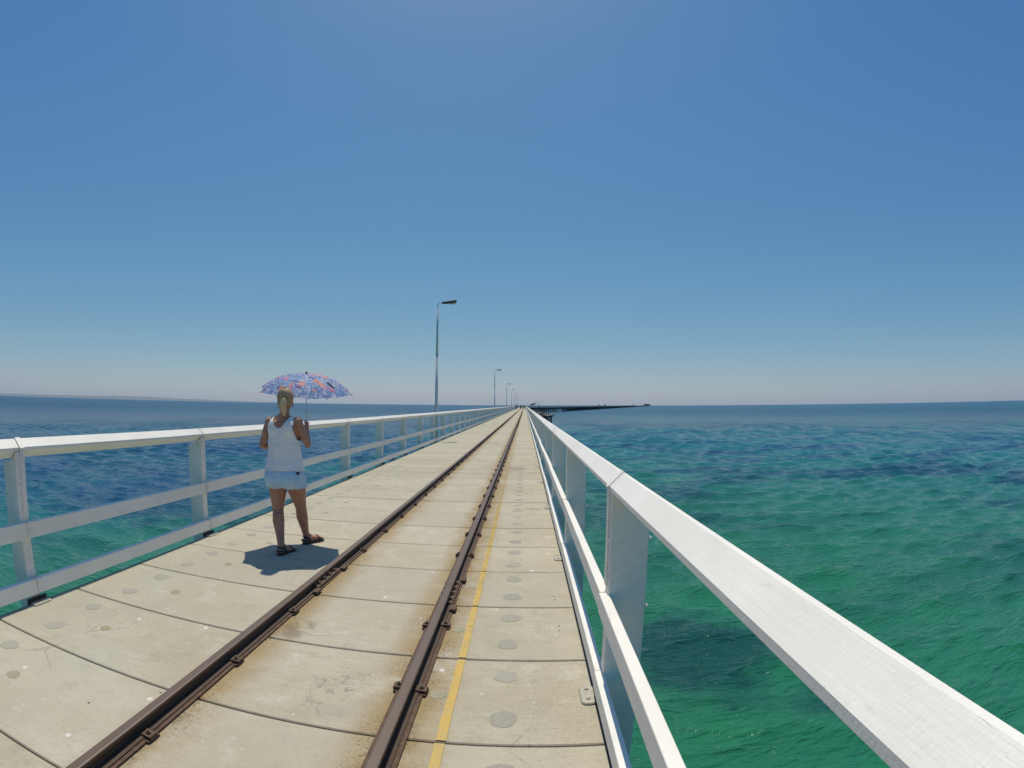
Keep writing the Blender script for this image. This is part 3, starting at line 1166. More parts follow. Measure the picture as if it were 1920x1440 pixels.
# shelter roof and mast near the bend, right of the track
sh = thing('shelter', 'small dark shelter with a slanting roof beside the track where the jetty bends', 'shelter', (4.6, 262, -1.25))
m = MB()
m.add([(-1.7, -1.5, 3.35), (1.9, -1.5, 4.30), (1.9, 1.5, 4.30), (-1.7, 1.5, 3.35), (-1.7, -1.5, 2.75), (0.4, -1.5, 3.15), (0.4, 1.5, 3.15), (-1.7, 1.5, 2.75)],
      [(0, 1, 2, 3), (0, 4, 5, 1), (3, 2, 6, 7), (4, 7, 6, 5), (0, 3, 7, 4), (1, 5, 6, 2)])
m.obj('roof', M['farwood'], sh)
for x, y in ((-1.2, -1.2), (0.2, -1.2), (-1.2, 1.2), (0.2, 1.2)):
    m = MB()
    m.box(x - .07, x + .07, y - .07, y + .07, 0, 2.9)
    m.obj('leg', M['farwood'], sh)
ms = thing('mast', 'thin dark mast rising above the far jetty just right of the shelter', 'mast', (8.4, 300, -1.25))
m = MB()
m.tube([(0, 0, 0), (0, 0, 2.4), (0, 0, 2.5), (0, 0, 6.6)], [0.20, 0.19, 0.10, 0.04], 10)
m.obj('pole', M['farwood'], ms, True)
m = MB()
m.box(-0.5, 0.5, -0.03, 0.03, 3.2, 3.3)
m.obj('crossarm', M['farwood'], ms)
m = MB()
m.box(-0.22, 0.22, -0.22, 0.22, 0.9, 2.2)
m.obj('cabinet', M['farwood'], ms)

# old timber landing alongside (dark piles, pale broken planks)
ol = thing('old_landing', 'ruined old timber landing of black piles and pale planks beside the right railing', 'landing stage', (0, 0, 0))
r = random.Random(21)
pil = MB()
pil.cyl((0, 0), 0.17, -6.5, 0, 9, 0.15)
pil = pil.mesh('pile', M['oldwood'])
planks = MB().box(-2.6, 2.6, -0.14, 0.14, -0.05, 0.05).mesh('plank', M['palewood'])
y = 142.0
while y < 345:
    for x in (2.4, 4.2, 6.0, 7.7):
        if r.random() < 0.86:
            o = link('pile', pil, ol, loc=(x + r.uniform(-.2, .2), y + r.uniform(-.4, .4), -1.25 + r.uniform(-0.5, 0.25)))
            o.rotation_euler = (r.uniform(-.05, .05), r.uniform(-.07, .07), 0)
    m = MB()
    m.box(2.0 if y > 152 else 5.5, 8.0, y - .15, y + .15, -1.72, -1.40)
    m.obj('cross_beam', M['oldwood'], ol)
    y += 5.5
for x in (2.6, 5.1, 7.6):
    m = MB()
    m.box(x - .16, x + .16, 151.5 + x, 345, -1.395, -1.12)
    m.obj('bearer', M['oldwood'], ol)
for q in range(16):
    o = link('plank', planks, ol, loc=(r.uniform(5.2, 7.4), r.uniform(141.5, 153), r.uniform(-1.55, -1.15)))
    o.rotation_euler = (r.uniform(-.3, .3), r.uniform(-.35, .35), r.uniform(-.9, .9))
    o.scale = (r.uniform(.25, .6), r.uniform(1, 2.5), r.uniform(1, 4))
y = 153.5
n = 0
while y < 300 and n < 150:
    if math.sin(y * 0.21) + 0.6 * math.sin(y * .057 + 2) > -0.45:
        o = link('plank', planks, ol, loc=(5.0 + r.uniform(-.3, .3), y, -1.065 + r.uniform(0, .02)))
        o.rotation_euler = (r.uniform(-.05, .05), r.uniform(-.04, .04), r.uniform(-.06, .06))
        o.scale = (r.uniform(.55, 1.05), 1, r.uniform(.8, 3.0))
        n += 1
    y += 0.34 if y < 185 else 1.3

# ------------------------------------------------------------------ people
def mat_skin():
    n = N('tanned_skin')
    x, y, z = n.xyz()
    c = n.mix(n.ramp(n.noise(14, 4, 0.6), 0.3, 0.7), (0.40, 0.178, 0.108), (0.47, 0.235, 0.148))
    n.set(Base_Color=c, Roughness=0.55, Normal=n.bump(n.noise(160, 3), 0.08, 0.002))
    n.b.inputs['Subsurface Weight'].default_value = 0.12
    n.b.inputs['Subsurface Radius'].default_value = (0.012, 0.004, 0.002)
    n.b.inputs['Subsurface Scale'].default_value = 0.5
    return n.m


def mat_cloth(name, c1, c2, weave=900, wr=0.5):
    n = N(name)
    c = n.mix(n.ramp(n.noise(11, 4, 0.6), 0.3, 0.7), c1, c2)
    folds = n.noise(9, 3, 0.55, n.map((1.0, 1.0, 1.9), rot=(0, 0.5, 0)), 0.8)
    h = folds
    n.set(Base_Color=c, Roughness=0.9, Normal=n.bump(h, wr, 0.035))
    n.b.inputs['Specular IOR Level'].default_value = 0.15
    return n.m


def mat_hair():
    n = N('blond_hair')
    st = n.noise(1.0, 4, 0.7, n.map((210, 210, 26)))
    c = n.mix(n.ramp(st, 0.3, 0.7), (0.29, 0.165, 0.08), (0.54, 0.36, 0.19))
    n.set(Base_Color=c, Roughness=0.5, Normal=n.bump(st, 0.6, 0.006))
    return n.m


def mat_canopy():
    n = N('flowered_umbrella_cloth')
    d = n.noise(5.5, 4, 0.7)
    streak = n.noise(1.0, 4, 0.75, n.map((40, 40, 9), rot=(0.5, 0.2, 0.3)), 1.2)
    c = n.mix(n.ramp(streak, 0.42, 0.56), (0.06, 0.17, 0.50), (0.20, 0.42, 0.74))
    c = n.mix(n.ramp(n.noise(1.0, 4, 0.75, n.map((34, 34, 12), rot=(-0.6, 0.4, 0.9)), 1.5), 0.50, 0.56), c, (0.82, 0.80, 0.92))
    c = n.mix(n.ramp(n.noise(10, 4, 0.7, None, 1.0), 0.56, 0.64), c, (0.23, 0.11, 0.36))
    v = n.voro(9.0)
    wob = n.math('MULTIPLY_ADD', n.noise(38, 3, 0.7), 0.35, v.outputs['Distance'])
    fl = n.ramp(wob, 0.60, 0.50)
    pick = n.xyz(v.outputs['Color'])
    fc = n.mix(n.math('GREATER_THAN', pick[1], 0.5), (0.90, 0.36, 0.32), (0.84, 0.26, 0.48))
    fc = n.mix(n.ramp(wob, 0.45, 0.22), fc, (0.95, 0.50, 0.34))
    c = n.mix(n.math('MULTIPLY', fl, n.math('GREATER_THAN', pick[0], 0.30)), c, fc)
    n.set(Base_Color=c, Roughness=0.7)
    tr = n.t.nodes.new('ShaderNodeBsdfTranslucent')
    n.t.links.new(c, tr.inputs['Color'])
    mx = n.t.nodes.new('ShaderNodeMixShader')
    mx.inputs[0].default_value = 0.5
    n.t.links.new(n.b.outputs[0], mx.inputs[1])
    n.t.links.new(tr.outputs[0], mx.inputs[2])
    n.t.links.new(mx.outputs[0], n.out.inputs[0])
    return n.m


M['skin'] = mat_skin()
M['tank'] = mat_cloth('white_cotton', (0.80, 0.77, 0.74), (0.85, 0.82, 0.79), 900, 0.55)
M['shorts'] = mat_cloth('pale_blue_cotton', (0.44, 0.62, 0.74), (0.50, 0.68, 0.79), 900, 0.7)
M['hair'] = mat_hair()
M['sandal'] = mat_simple('black_sandal', (0.02, 0.018, 0.02), 0.6, 0, (0.035, 0.03, 0.03), 60, 0.2)
M['canopy'] = mat_canopy()
M['chrome'] = mat_simple('pale_steel_shaft', (0.55, 0.57, 0.60), 0.3, 0.7, None, 10, 0)
M['navy'] = mat_simple('navy_binding', (0.02, 0.02, 0.07), 0.8, 0, None, 10, 0)
M['eye'] = mat_simple('eye', (0.55, 0.55, 0.52), 0.2, 0, None, 10, 0)


def organic(name, prims, voxel, smooth, mat, parent=None, cut=None, thick=0.0, inflate=0.0):
    """union of closed shapes grown into one continuous skin"""
    me = bpy.data.meshes.new(name + '_parts')
    me.from_pydata(prims.v, [], prims.f)
    import bmesh
    bm = bmesh.new()
    bm.from_mesh(me)
    bmesh.ops.recalc_face_normals(bm, faces=bm.faces)
    bm.to_mesh(me)
    bm.free()
    tmp = bpy.data.objects.new(name, me)
    COL.objects.link(tmp)
    r = tmp.modifiers.new('r', 'REMESH')
    r.mode = 'VOXEL'
    r.voxel_size = voxel
    r.adaptivity = 0.0
    s = tmp.modifiers.new('s', 'SMOOTH')
    s.factor = 0.5
    s.iterations = smooth
    dg = bpy.context.evaluated_depsgraph_get()
    out = bpy.data.meshes.new_from_object(tmp.evaluated_get(dg))
    bpy.data.objects.remove(tmp)
    out.name = name
    if cut:
        bm = bmesh.new()
        bm.from_mesh(out)
        bmesh.ops.delete(bm, geom=[v for v in bm.verts if cut(v.co)], context='VERTS')
        # relax the cut edge
        for _ in range(6):
            mv = {}
            for v in bm.verts:
                if v.is_boundary:
                    nb = [e.other_vert(v).co for e in v.link_edges if e.is_boundary]
                    if len(nb) == 2:
                        mv[v] = v.co * 0.5 + (nb[0] + nb[1]) * 0.25
            for v, c in mv.items():
                v.co = c
        if thick:
            bmesh.ops.solidify(bm, geom=list(bm.faces), thickness=-thick)
        bm.to_mesh(out)
        bm.free()
    out.materials.clear()
    out.materials.append(mat)
    out.polygons.foreach_set('use_smooth', [True] * len(out.polygons))
    return link(name, out, parent)


def limb(m, pts, rads, k=14):
    m.tube(pts, rads, k)
    m.ball(pts[0], rads[0], k, 8)
    m.ball(pts[-1], rads[-1], k, 8)
    for p, r in zip(pts[1:-1], rads[1:-1]):
        m.ball(p, r, k, 8)


def ell(m, secs, k=24, tilt=0.0):
    """stacked elliptical sections (x, y, z, half width, half depth)"""
    m.loft([[(x + a * math.cos(t), y + b * math.sin(t), z) for t in [2 * PI * j / k for j in range(k)]] for x, y, z, a, b in secs])


PX, PYY = -2.475, 4.79
lady = thing('person', 'woman seen from behind in white tank top and pale blue shorts under an umbrella', 'person', (PX, PYY, 0))

TORSO = [(0.0, 0.02, 0.738, 0.10, 0.075), (0.0, 0.02, 0.765, 0.175, 0.112), (0.0, 0.015, 0.80, 0.212, 0.137), (0.0, 0.015, 0.86, 0.208, 0.136), (0.0, 0.02, 0.93, 0.188, 0.123),
         (0.0, 0.025, 1.00, 0.172, 0.112), (0, 0.025, 1.08, 0.166, 0.108), (0, 0.025, 1.17, 0.168, 0.112), (0, 0.02, 1.26, 0.170, 0.112), (0, 0.015, 1.33, 0.168, 0.096), (0, 0.012, 1.385, 0.150, 0.076), (0, 0.014, 1.425, 0.098, 0.062), (0.0, 0.016, 1.45, 0.06, 0.052)]
LHIP, LKNEE, LANK = (-0.098, 0.04, 0.76), (-0.118, 0.06, 0.445), (-0.020, -0.105, 0.095)
RHIP, RKNEE, RANK = (0.098, 0.06, 0.76), (0.088, 0.205, 0.455), (0.060, 0.365, 0.098)
LFOOT = ((-0.010, -0.145, 0.042), (0.030, 0.07, 0.022))      # heel, toe
RFOOT = ((0.060, 0.340, 0.044), (0.165, 0.520, 0.050))


def lerp(a, b, t):
    return tuple(p + (q - p) * t for p, q in zip(a, b))


b = MB()
ell(b, TORSO)
b.ball((-0.075, 0.115, 1.215), (0.065, 0.058, 0.062), 14, 8)      # bust
b.ball((0.075, 0.115, 1.215), (0.065, 0.058, 0.062), 14, 8)
b.ball((-0.085, -0.055, 0.80), (0.105, 0.088, 0.095), 16, 8)      # seat
b.ball((0.085, -0.050, 0.80), (0.105, 0.088, 0.095), 16, 8)
b.ball((-0.07, -0.045, 1.30), (0.075, 0.052, 0.095), 14, 8)       # shoulder blades
b.ball((0.07, -0.045, 1.30), (0.075, 0.052, 0.095), 14, 8)
for hip, kn, an in ((LHIP, LKNEE, LANK), (RHIP, RKNEE, RANK)):
    b.tube([hip, lerp(hip, kn, .35), lerp(hip, kn, .75), kn], [0.104, 0.098, 0.074, 0.062], 16)
    b.ball(hip, 0.100, 14, 8)
    b.ball(kn, (0.060, 0.064, 0.064), 14, 8)
    cm_ = lerp(kn, an, .33)
    b.tube([kn, (cm_[0], cm_[1] - 0.012, cm_[2]), lerp(kn, an, .72), an], [0.060, 0.065, 0.046, 0.037], 16)
    b.ball((cm_[0] - 0.012, cm_[1] - 0.026, cm_[2] + 0.01), (0.044, 0.046, 0.085), 14, 8)
    b.ball((cm_[0] + 0.020, cm_[1] - 0.026, cm_[2] + 0.02), (0.036, 0.044, 0.075), 14, 8)
    b.ball(an, (0.038, 0.040, 0.042), 12, 8)
for (hl, to), an in ((LFOOT, LANK), (RFOOT, RANK)):
    hl, to = Vector(hl), Vector(to)
    d = (to - hl).normalized()
    sd = Vector((d.y, -d.x, 0)).normalized()
    b.ball(tuple(hl + d * 0.01), (0.033, 0.038, 0.034), 12, 8)
    b.tube([tuple(hl), tuple(hl + d * 0.09 + Vector((0, 0, 0.012))), tuple(hl + d * 0.165), tuple(to - d * 0.01)], [0.033, 0.036, 0.040, 0.030], 14, squash=[1, .95, .62, .5])
    b.tube([tuple(Vector(an)), tuple(hl + d * 0.03 + Vector((0, 0, .02)))], [0.035, 0.034], 12)
    b.tube([tuple(Vector(an) + Vector((0, 0.01, 0))), tuple(hl + d * 0.13)], [0.034, 0.028], 12)
    sg = 1 if an[0] > 0.03 else -1
    for i, (w, l, r) in enumerate(((-0.029, 0.026, 0.0135), (-0.008, 0.028, 0.010), (0.008, 0.021, 0.0095), (0.022, 0.012, 0.009), (0.034, 0.0, 0.0085))):
        p = to + sd * (w * sg) - d * 0.004
        b.tube([tuple(p - d * 0.02), tuple(p + d * l)], [r, r * .95], 8)
        b.ball(tuple(p + d * l), r, 8, 6)
# neck and head
b.tube([(0.0, 0.012, 1.40), (0.010, 0.008, 1.47), (0.018, 0.000, 1.53)], [0.064, 0.052, 0.052], 16)
HC = Vector((0.024, 0.012, 1.605))
b.ball(tuple(HC + Vector((0, -0.005, 0.02))), (0.074, 0.092, 0.092), 20, 12)
b.ball(tuple(HC + Vector((0, 0.030, -0.035))), (0.056, 0.062, 0.070), 18, 10)
b.ball(tuple(HC + Vector((0, 0.072, -0.088))), (0.022, 0.018, 0.018), 10, 6)          # chin
b.tube([tuple(HC + Vector((0, 0.086, 0.012))), tuple(HC + Vector((0, 0.108, -0.028)))], [0.008, 0.014], 8)   # nose
b.ball(tuple(HC + Vector((0, 0.106, -0.030))), (0.015, 0.012, 0.010), 8, 6)
b.ball(tuple(HC + Vector((0, 0.088, -0.056))), (0.024, 0.011, 0.008), 10, 6)          # lips
b.ball(tuple(HC + Vector((0, 0.082, 0.030))), (0.045, 0.014, 0.010), 12, 6)           # brow
for sg in (-1, 1):
    b.ball(tuple(HC + Vector((sg * 0.076, 0.0, -0.012))), (0.009, 0.019, 0.030), 10, 8)   # ear
# arms
LSH, LEL, LWR = (-0.168, 0.01, 1.368), (-0.250, -0.015, 1.125), (-0.175, 0.205, 1.09)
RSH, REL, RWR = (0.160, 0.02, 1.376), (0.245, 0.085, 1.140), (0.142, 0.290, 1.290)
for sh, el, wr in ((LSH, LEL, LWR), (RSH, REL, RWR)):
    b.ball(sh, (0.054, 0.052, 0.056), 14, 8)
    b.tube([sh, lerp(sh, el, .4), lerp(sh, el, .8), el], [0.052, 0.048, 0.039, 0.036], 14)
    b.ball(el, 0.036, 12, 8)
    b.tube([el, lerp(el, wr, .3), lerp(el, wr, .8), wr], [0.036, 0.038, 0.027, 0.024], 14)
    b.ball(wr, 0.025, 10, 6)
# right hand closed round the shaft
AP = Vector((0.022, 0.52, 1.905))            # umbrella top, in the woman's own frame
CN = Vector((0.09, -0.15, 1.0)).normalized()    # canopy axis
GR = Vector((0.105, 0.365, 1.325))             # where the fist grips
AX = (AP - GR).normalized()                    # shaft
h0 = GR + Vector((0.012, -0.032, 0.0))
b.tube([RWR, tuple(lerp(RWR, tuple(h0), .5)), tuple(h0)], [0.024, 0.028, 0.026], 12, squash=[1, .8, .75])
b.ball(tuple(h0), (0.026, 0.020, 0.040), 12, 8)
e1 = Vector((1, 0, 0)) - AX * AX.x
e1.normalize()
e2 = AX.cross(e1)
for i in range(4):
    c = GR + AX * (0.031 - 0.0205 * i)
    rr = 0.0235 - 0.001 * i
    pts = []
    for q in range(9):
        t = math.radians(-75 + 265 * q / 8.0)
        pts.append(tuple(c + e1 * (math.cos(t) * rr) + e2 * (math.sin(t) * rr)))
    b.tube(pts, [0.0086, 0.0090, 0.0085, 0.0082, 0.0085, 0.0080, 0.0080, 0.0074, 0.0066], 8)
    b.ball(pts[-1], 0.0075, 8, 6)
tp_ = [tuple(h0 + Vector((-0.012, 0.0, 0.022))), tuple(GR + AX * 0.045 + e2 * -0.018 - e1 * 0.012), tuple(GR + AX * 0.056 + e2 * 0.010 - e1 * 0.020)]
b.tube(tp_, [0.012, 0.0105, 0.009], 8)
b.ball(tp_[-1], 0.009, 8, 6)
# left hand, loosely closed in front of the waist
lh = Vector((-0.145, 0.265, 1.085))
b.tube([LWR, tuple(lh)], [0.023, 0.026], 12, squash=[.9, .6])
for i, ln in enumerate((0.058, 0.064, 0.060, 0.048)):
    p = lh + Vector((0.012, 0.012, 0.031 - 0.0205 * i))
    b.tube([tuple(p), tuple(p + Vector((0.010, ln * .5, -0.002))), tuple(p + Vector((0.034, ln * .72, -0.006))), tuple(p + Vector((0.046, ln * .45, -0.008)))], [0.0085, 0.0082, 0.0078, 0.007], 8)
b.tube([tuple(lh + Vector((0, -0.02, 0.016))), tuple(lh + Vector((0.03, 0.012, 0.034))), tuple(lh + Vector((0.042, 0.03, 0.030)))], [0.012, 0.0105, 0.009], 8)
organic('body', b, 0.0047, 4, M['skin'], lady)
for sg in (-1, 1):
    m = MB()
    m.ball(tuple(HC + Vector((sg * 0.030, 0.075, 0.008))), 0.0105, 10, 8)
    ey = m.obj('eye', M['eye'], lady, True)
    m = MB()
    m.ball(tuple(HC + Vector((sg * 0.030, 0.0842, 0.008))), (0.0050, 0.0026, 0.0050), 10, 6)
    m.obj('iris', M['sandal'], ey, True)
    m = MB()
    m.tube([tuple(HC + Vector((sg * q1, 0.083 - abs(q1 - 0.03) * .35, 0.019 + q2))) for q1, q2 in ((0.018, -.003), (0.030, 0.0), (0.042, -.004))], [0.0045, 0.0055, 0.0045], 8)
    m.obj('eyelid', M['skin'], ey, True)

# hair: close cap, bound band and ponytail
hb = MB()
hb.ball(tuple(HC + Vector((0, -0.014, 0.028))), (0.084, 0.100, 0.098), 22, 14)
hb.ball(tuple(HC + Vector((0, -0.045, -0.030))), (0.072, 0.066, 0.062), 18, 12)
hb.ball(tuple(HC + Vector((0.01, -0.05, 0.115))), (0.016, 0.014, 0.020), 8, 6)
organic('hair', hb, 0.007, 4, M['hair'], lady, cut=lambda v: v.y > HC.y + 0.035 and v.z < HC.z + 0.055 + (v.y - HC.y - .035) * .3, thick=0.003)
pt = MB()
c0 = HC + Vector((0.034, -0.086, 0.004))
pt.tube([tuple(c0), tuple(c0 + Vector((0, -0.030, -0.006))), tuple(c0 + Vector((0, -0.048, -0.050))), tuple(c0 + Vector((0.002, -0.042, -0.105))), tuple(c0 + Vector((0.008, -0.032, -0.150))), tuple(c0 + Vector((0.016, -0.030, -0.178)))],
        [0.018, 0.028, 0.040, 0.036, 0.022, 0.007], 14, squash=[1, .8, .7, .65, .6, .6])
pt.tube([tuple(c0 + Vector((-0.02, -0.03, -0.02))), tuple(c0 + Vector((-0.030, -0.040, -0.08))), tuple(c0 + Vector((-0.018, -0.034, -0.130)))], [0.014, 0.020, 0.008], 10)
pony_mat = mat_simple('ponytail_hair', (0.44, 0.31, 0.15), 0.5, 0, (0.66, 0.50, 0.28), 60, 0.6)
organic('ponytail', pt, 0.0055, 2, pony_mat, lady)
m = MB()
for q in range(12):
    t0, t1 = 2 * PI * q / 12, 2 * PI * (q + 1) / 12
    m.tube([tuple(c0 + Vector((0.022 * math.cos(t), -0.012, 0.022 * math.sin(t)))) for t in (t0, t1)], 0.006, 6)
o = m.obj('hair_band', M['sandal'], lady, True)
st_ = MB()
hr_ = random.Random(8)
for i in range(46):
    a = hr_.uniform(-1.0, 1.0)
    if i < 22:      # wisps over the crown
        p = HC + Vector((0.078 * math.sin(a * 1.3), -0.03 - 0.05 * math.cos(a), 0.105 + 0.012 * math.cos(a * 1.5)))
        q = p + Vector((hr_.uniform(-.02, .02), hr_.uniform(-.03, .0), hr_.uniform(-.012, .014)))
    else:           # and at the nape
        p = HC + Vector((0.068 * math.sin(a * 1.3), -0.075 * math.cos(a), -0.055))
        q = p + Vector((hr_.uniform(-.012, .012), hr_.uniform(-.016, .0), -hr_.uniform(.02, .05)))
    st_.tube([tuple(p), tuple(lerp(p, q, .5)), tuple(q)], [0.003, 0.0022, 0.001], 5)
o = st_.obj('hair_strand', M['hair'], lady, True)
o['kind'] = 'stuff'
m = MB()
m.tube([tuple(HC + Vector((0.080, 0.0, -0.04))), tuple(HC + Vector((0.083, -0.002, -0.075)))], [0.0035, 0.005], 8)
m.obj('earring', M['sandal'], lady, True)


# tank top
def neck_cut(v):
    x = v.x
    if v.z > 1.468:
        return True
    if v.y < 0.02:
        zn = 1.318 + min(1.0, (abs(x + 0.002) / 0.104)) ** 2.3 * 0.15
    else:
        zn = 1.285 + min(1.0, (abs(x) / 0.088)) ** 2.2 * 0.16
    if abs(x) < 0.106 and v.z > zn:
        return True
    lim = np.interp(v.z, [1.135, 1.165, 1.20, 1.26, 1.33, 1.47], [0.40, 0.195, 0.170, 0.152, 0.142, 0.148])
    if abs(x) > lim:
        return True
    return v.z < 0.868 + 0.012 * math.sin(9 * v.x + 1.0)


tb = MB()
G = 0.011
ell(tb, [(0.0, 0.015, 0.80, 0.230, 0.158), (0.0, 0.014, 0.86, 0.226, 0.155), (0.0, 0.018, 0.93, 0.212, 0.142), (0.0, 0.022, 1.00, 0.196, 0.130), (0, 0.022, 1.08, 0.184, 0.124), (0, 0.022, 1.17, 0.180, 0.125)] +
    [(x, y, z, a + G, c + G) for x, y, z, a, c in TORSO[8:]] + [(0.0, 0.016, 1.47, 0.10, 0.06)])
for sg in (-1, 1):
    tb.ball((sg * 0.075, 0.115, 1.215), (0.065 + G, 0.058 + G, 0.064 + G), 14, 8)
    tb.ball((sg * 0.07, -0.045, 1.30), (0.075 + G, 0.052 + G, 0.095 + G), 14, 8)
    tb.ball((sg * 0.085, -0.052, 0.80), (0.105 + G, 0.090 + G, 0.11 + G), 14, 8)
organic('tank_top', tb, 0.0065, 4, M['tank'], lady, cut=neck_cut, thick=0.004)

# shorts
sb = MB()
g = 0.010
ell(sb, [(0, .02, .706, .13, .105), (0, .02, .735, .165, .120)] + [(x, y, z, a + g, c + g) for x, y, z, a, c in TORSO[2:6]])
for sg in (-1, 1):
    sb.ball((sg * 0.085, -0.054, 0.795), (0.105 + g, 0.092 + g, 0.105 + g), 14, 8)
for hip, kn in ((LHIP, LKNEE), (RHIP, RKNEE)):
    e = lerp(hip, kn, .40)
    sb.tube([(hip[0] * 1.08, hip[1] - 0.008, hip[2] + 0.03), (e[0] * 1.20, e[1] - 0.008, e[2])], [0.110, 0.113], 18)
organic('shorts', sb, 0.0068, 3, M['shorts'], lady, cut=lambda v: v.z < 0.688 - 0.08 * v.x * 0 + 0.006 * math.sin(v.x * 30) or v.z > 0.945, thick=0.004)
m = MB()
m.box(0.168, 0.200, -0.105, -0.085, 0.846, 0.872)
o = m.obj('pocket_tab', M['navy'], lady)
o.location = (0.012, 0.03, 0.0)


# sandals
for (hl, to), an in ((LFOOT, LANK), (RFOOT, RANK)):
    hl, to, an = Vector(hl), Vector(to), Vector(an)
    d = (to - hl).normalized()
    sd = Vector((d.y, -d.x, 0)).normalized()
    upv = sd.cross(d)
    rings = []
    for t, w in ((-0.036, .016), (-0.028, .030), (0.0, .036), (0.06, .033), (0.11, .034), (0.16, .045), (0.205, .047), (0.232, .040), (0.25, .020)):
        rings.append((t, w))
    sole = MB()
    L_ = []
    base = hl - upv * 0.024
    up_, lo_ = [], []
    for t, w in rings:
        up_.append((base + d * t - sd * w, base + d * t + sd * w))
    outline = [p[0] for p in up_] + [p[1] for p in reversed(up_)]
    low = [p - upv * 0.022 for p in outline]
    low = [Vector((p.x, p.y, max(0.001, p.z))) for p in low]
    top = [Vector((p.x, p.y, max(0.014, p.z + 0.004))) for p in outline]
    sole.loft([[tuple(p) for p in low], [tuple(p) for p in top]])
    s_ = sole.obj('sandal', M['sandal'], lady)

    def band(c, a, bb, r, t0, t1, nn=14):
        mm = MB()
        mm.tube([tuple(c + a * math.cos(t0 + (t1 - t0) * i / nn) + bb * math.sin(t0 + (t1 - t0) * i / nn)) for i in range(nn + 1)], r, 8, squash=[1.0] * (nn + 1))
        return mm
    cank = Vector(an) + Vector((0, 0.0, -0.018))
    band(cank, sd * 0.044, Vector((0, 1, 0)) * 0.048, 0.0085, 0, 2 * PI, 20).obj('ankle_strap', M['sandal'], s_, True)
    band(hl + upv * 0.004, sd * 0.040, -d * 0.044, 0.0085, -0.5, PI + .5).obj('heel_strap', M['sandal'], s_, True)
    band(hl + d * 0.165 - upv * 0.012, sd * 0.045, upv * 0.038, 0.010, 0, PI).obj('toe_strap', M['sandal'], s_, True)
    for sg in (-1, 1):
        mm = MB()
        mm.tube([tuple(cank + sd * (sg * 0.044)), tuple(hl + d * 0.05 + sd * (sg * 0.040) - upv * 0.02)], 0.009, 8)
        mm.obj('side_strap', M['sandal'], s_, True)

# umbrella
um = thing('umbrella', 'open blue umbrella with pink and coral flowers held over the woman', 'umbrella', (PX, PYY, 0))
q_ = CN.to_track_quat('Z', 'Y').to_matrix()
RU, HU = 0.555, 0.195
OFF = math.radians(18)


def uz(r):
    t = r / RU
    return HU * (1 - 0.28 * t ** 1.6 - 0.72 * t ** 2.6)


def upt(r, a, dz=0.0):
    v = Vector((r * math.cos(a), r * math.sin(a), uz(r) - HU + dz))
    return AP + q_ @ v


NR, NAz = 12, 8
for s in range(8):
    a0 = OFF + s * PI / 4
    vs = []
    for i in range(NR + 1):
        t = (i + .02) / (NR + .02)
        for j in range(NAz + 1):
            f = j / NAz
            a = a0 + f * PI / 4
            chord = math.cos(PI / 8) / math.cos((f - .5) * PI / 4)
            scal = 1 - 0.035 * math.sin(PI * f) * t ** 3
            r = RU * t * chord * scal
            # cloth lies between the ribs: same height as the rib at this step, sagging a little
            z = uz(RU * t) - HU - 0.010 * math.sin(PI * f) * t + 0.004 * math.sin(PI * f * 3 + s) * t
            vs.append(tuple(AP + q_ @ Vector((r * math.cos(a), r * math.sin(a), z))))
    fs = [(i * (NAz + 1) + j, (i + 1) * (NAz + 1) + j, (i + 1) * (NAz + 1) + j + 1, i * (NAz + 1) + j + 1) for i in range(NR) for j in range(NAz)]
    m = MB()
    m.add(vs, fs)
    m.obj('canopy_panel', M['canopy'], um, True)
    m = MB()
    m.tube([tuple(upt(RU * t, a0, -0.006)) for t in (0.02, .2, .4, .6, .8, 0.99)], [0.003] * 6, 6)
    rb = m.obj('rib', M['navy'], um, True)
    m = MB()
    m.tube([tuple(AP - AX * 0.20), tuple(upt(RU * 0.42, a0, -0.008))], 0.0022, 6)
    m.obj('stretcher', M['chrome'], rb, True)
    m = MB()
    m.ball(tuple(upt(RU * 1.005, a0, -0.003)), 0.006, 8, 6)
    m.obj('rib_tip', M['navy'], rb, True)
m = MB()
m.tube([tuple(AP + AX * 0.012), tuple(AP - AX * 0.30), tuple(AP - AX * 0.301), tuple(GR)], [0.0045, 0.0045, 0.006, 0.006], 10)
m.obj('shaft', M['chrome'], um, True)
m = MB()
m.tube([tuple(GR + AX * 0.045), tuple(GR - AX * 0.05)], [0.0115, 0.0135], 12)
m.obj('handle', M['navy'], um, True)
m = MB()
m.tube([tuple(AP - AX * 0.002), tuple(AP + AX * 0.010), tuple(AP + AX * 0.022)], [0.016, 0.012, 0.006], 12)
m.obj('ferrule', M['navy'], um, True)
m = MB()
aa = OFF + 6 * PI / 4 + 0.35
p0, p1 = upt(RU * 0.62, aa, 0.0), upt(RU * 0.80, aa, 0.0)
w = Vector((0.013, 0.004, 0))
nn_ = Vector((0, -0.006, 0.006))
m.add([tuple(p0 - w + nn_), tuple(p0 + w + nn_), tuple(p1 + w + nn_), tuple(p1 - w + nn_), tuple(p0 - w + nn_ * .6), tuple(p0 + w + nn_ * .6), tuple(p1 + w + nn_ * .6), tuple(p1 - w + nn_ * .6)],
      [(0, 1, 2, 3), (7, 6, 5, 4), (0, 4, 5, 1), (1, 5, 6, 2), (2, 6, 7, 3), (3, 7, 4, 0)])
m.obj('tie_strap', M['navy'], um)

# far walkers on the deck
M['dkcloth'] = mat_simple('dark_clothes', (0.015, 0.017, 0.022), 0.9, 0, None, 10, 0)
M['tancloth'] = mat_simple('tan_clothes', (0.30, 0.22, 0.15), 0.9, 0, None, 10, 0)


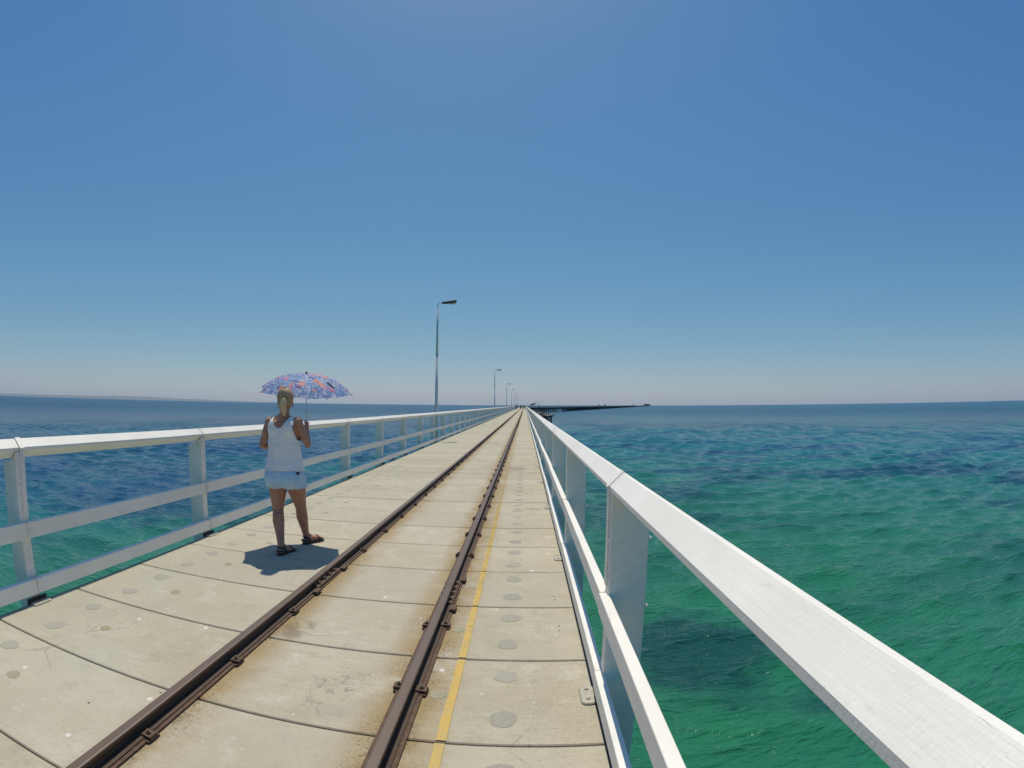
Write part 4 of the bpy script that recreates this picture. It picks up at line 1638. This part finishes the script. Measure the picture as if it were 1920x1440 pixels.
def walker(x, y, label, top, bot, h=1.72, phase=1, lean=0.0):
    s = h / 1.72
    r = thing('person', label, 'person', (x, y, 0))
    m = MB()
    ell(m, [(0, 0, .80 * s, .15, .10), (0, 0, .95 * s, .165, .11), (0, 0, 1.15 * s, .16, .10), (0, 0, 1.38 * s, .19, .10), (0, 0, 1.46 * s, .07, .06)], 14)
    m.tube([(0, 0, 1.42 * s), (0, 0.01, 1.54 * s)], .052, 10)
    m.ball((0, 0.02, 1.61 * s), (.078, .09, .11), 14, 10)
    for sg in (-1, 1):
        st = sg * phase * 0.16
        limb(m, [(sg * .09, 0, .84 * s), (sg * .09, st * .6 + .03, .46 * s), (sg * .085, st, .09 * s)], [.085, .058, .040], 10)
        m.tube([(sg * .085, st - .05, .045), (sg * .09, st + .17, .03)], [.042, .035], 10)
        limb(m, [(sg * .19, 0, 1.39 * s), (sg * .235, -st * .3, 1.12 * s), (sg * .22, -st * .9 + .08, .90 * s)], [.052, .042, .032], 10)
        m.ball((sg * .218, -st + .11, .85 * s), (.025, .035, .05), 8, 6)
    organic('body', m, 0.02, 2, M['skin'], r)
    m = MB()
    ell(m, [(0, 0, .80 * s, .18, .13), (0, 0, 1.15 * s, .18, .12), (0, 0, 1.40 * s, .20, .115), (0, 0, 1.45 * s, .10, .07)], 14)
    for sg in (-1, 1):
        m.tube([(sg * .17, 0, 1.41 * s), (sg * .225, -sg * phase * .03, 1.18 * s)], [.066, .060], 10)
    organic('shirt', m, 0.022, 2, top, r)
    m = MB()
    ell(m, [(0, 0, .78 * s, .165, .12), (0, 0, .95 * s, .172, .118)], 14)
    for sg in (-1, 1):
        st = sg * phase * 0.16
        m.tube([(sg * .09, 0, .86 * s), (sg * .09, st * .55 + .03, .46 * s), (sg * .087, st, .14 * s)], [.105, .075, .062], 10)
    organic('trousers', m, 0.022, 2, bot, r)
    m = MB()
    m.ball((0, 0.0, 1.64 * s), (.086, .095, .10), 12, 8)
    m.obj('hair', M['sandal'], r, True)
    return r


walker(-3.05, 176, 'distant walker in dark clothes near the left railing', M['dkcloth'], M['dkcloth'], 1.82, 1)
walker(-1.50, 181, 'distant walker in dark clothes between the rails', M['dkcloth'], M['dkcloth'], 1.72, -1)
walker(-0.82, 196, 'distant walker in tan clothes to the right of the track centre', M['tancloth'], M['tancloth'], 1.65, 1)
walker(0.02, 186, 'distant walker in dark clothes close to the right railing', M['dkcloth'], M['dkcloth'], 1.75, 1)
walker(-3.25, 232, 'most distant dark walker, barely visible over the left railing', M['dkcloth'], M['dkcloth'], 1.75, -1)

# ------------------------------------------------------------------ air
hz = bpy.data.materials.new('thin_sea_haze')
hz.use_nodes = True
hz.node_tree.nodes.clear()
ho = hz.node_tree.nodes.new('ShaderNodeOutputMaterial')
hv = hz.node_tree.nodes.new('ShaderNodeVolumePrincipled')
hv.inputs['Color'].default_value = (0.80, 0.88, 0.96, 1)
hv.inputs['Density'].default_value = HAZE
hv.inputs['Anisotropy'].default_value = 0.2
hz.node_tree.links.new(hv.outputs[0], ho.inputs['Volume'])
if HAZE > 0:
    hb_ = MB()
    hb_.box(-64000, 64000, -64000, 64000, -12, 450)
    o = hb_.obj('haze', hz)
    o['kind'] = 'stuff'
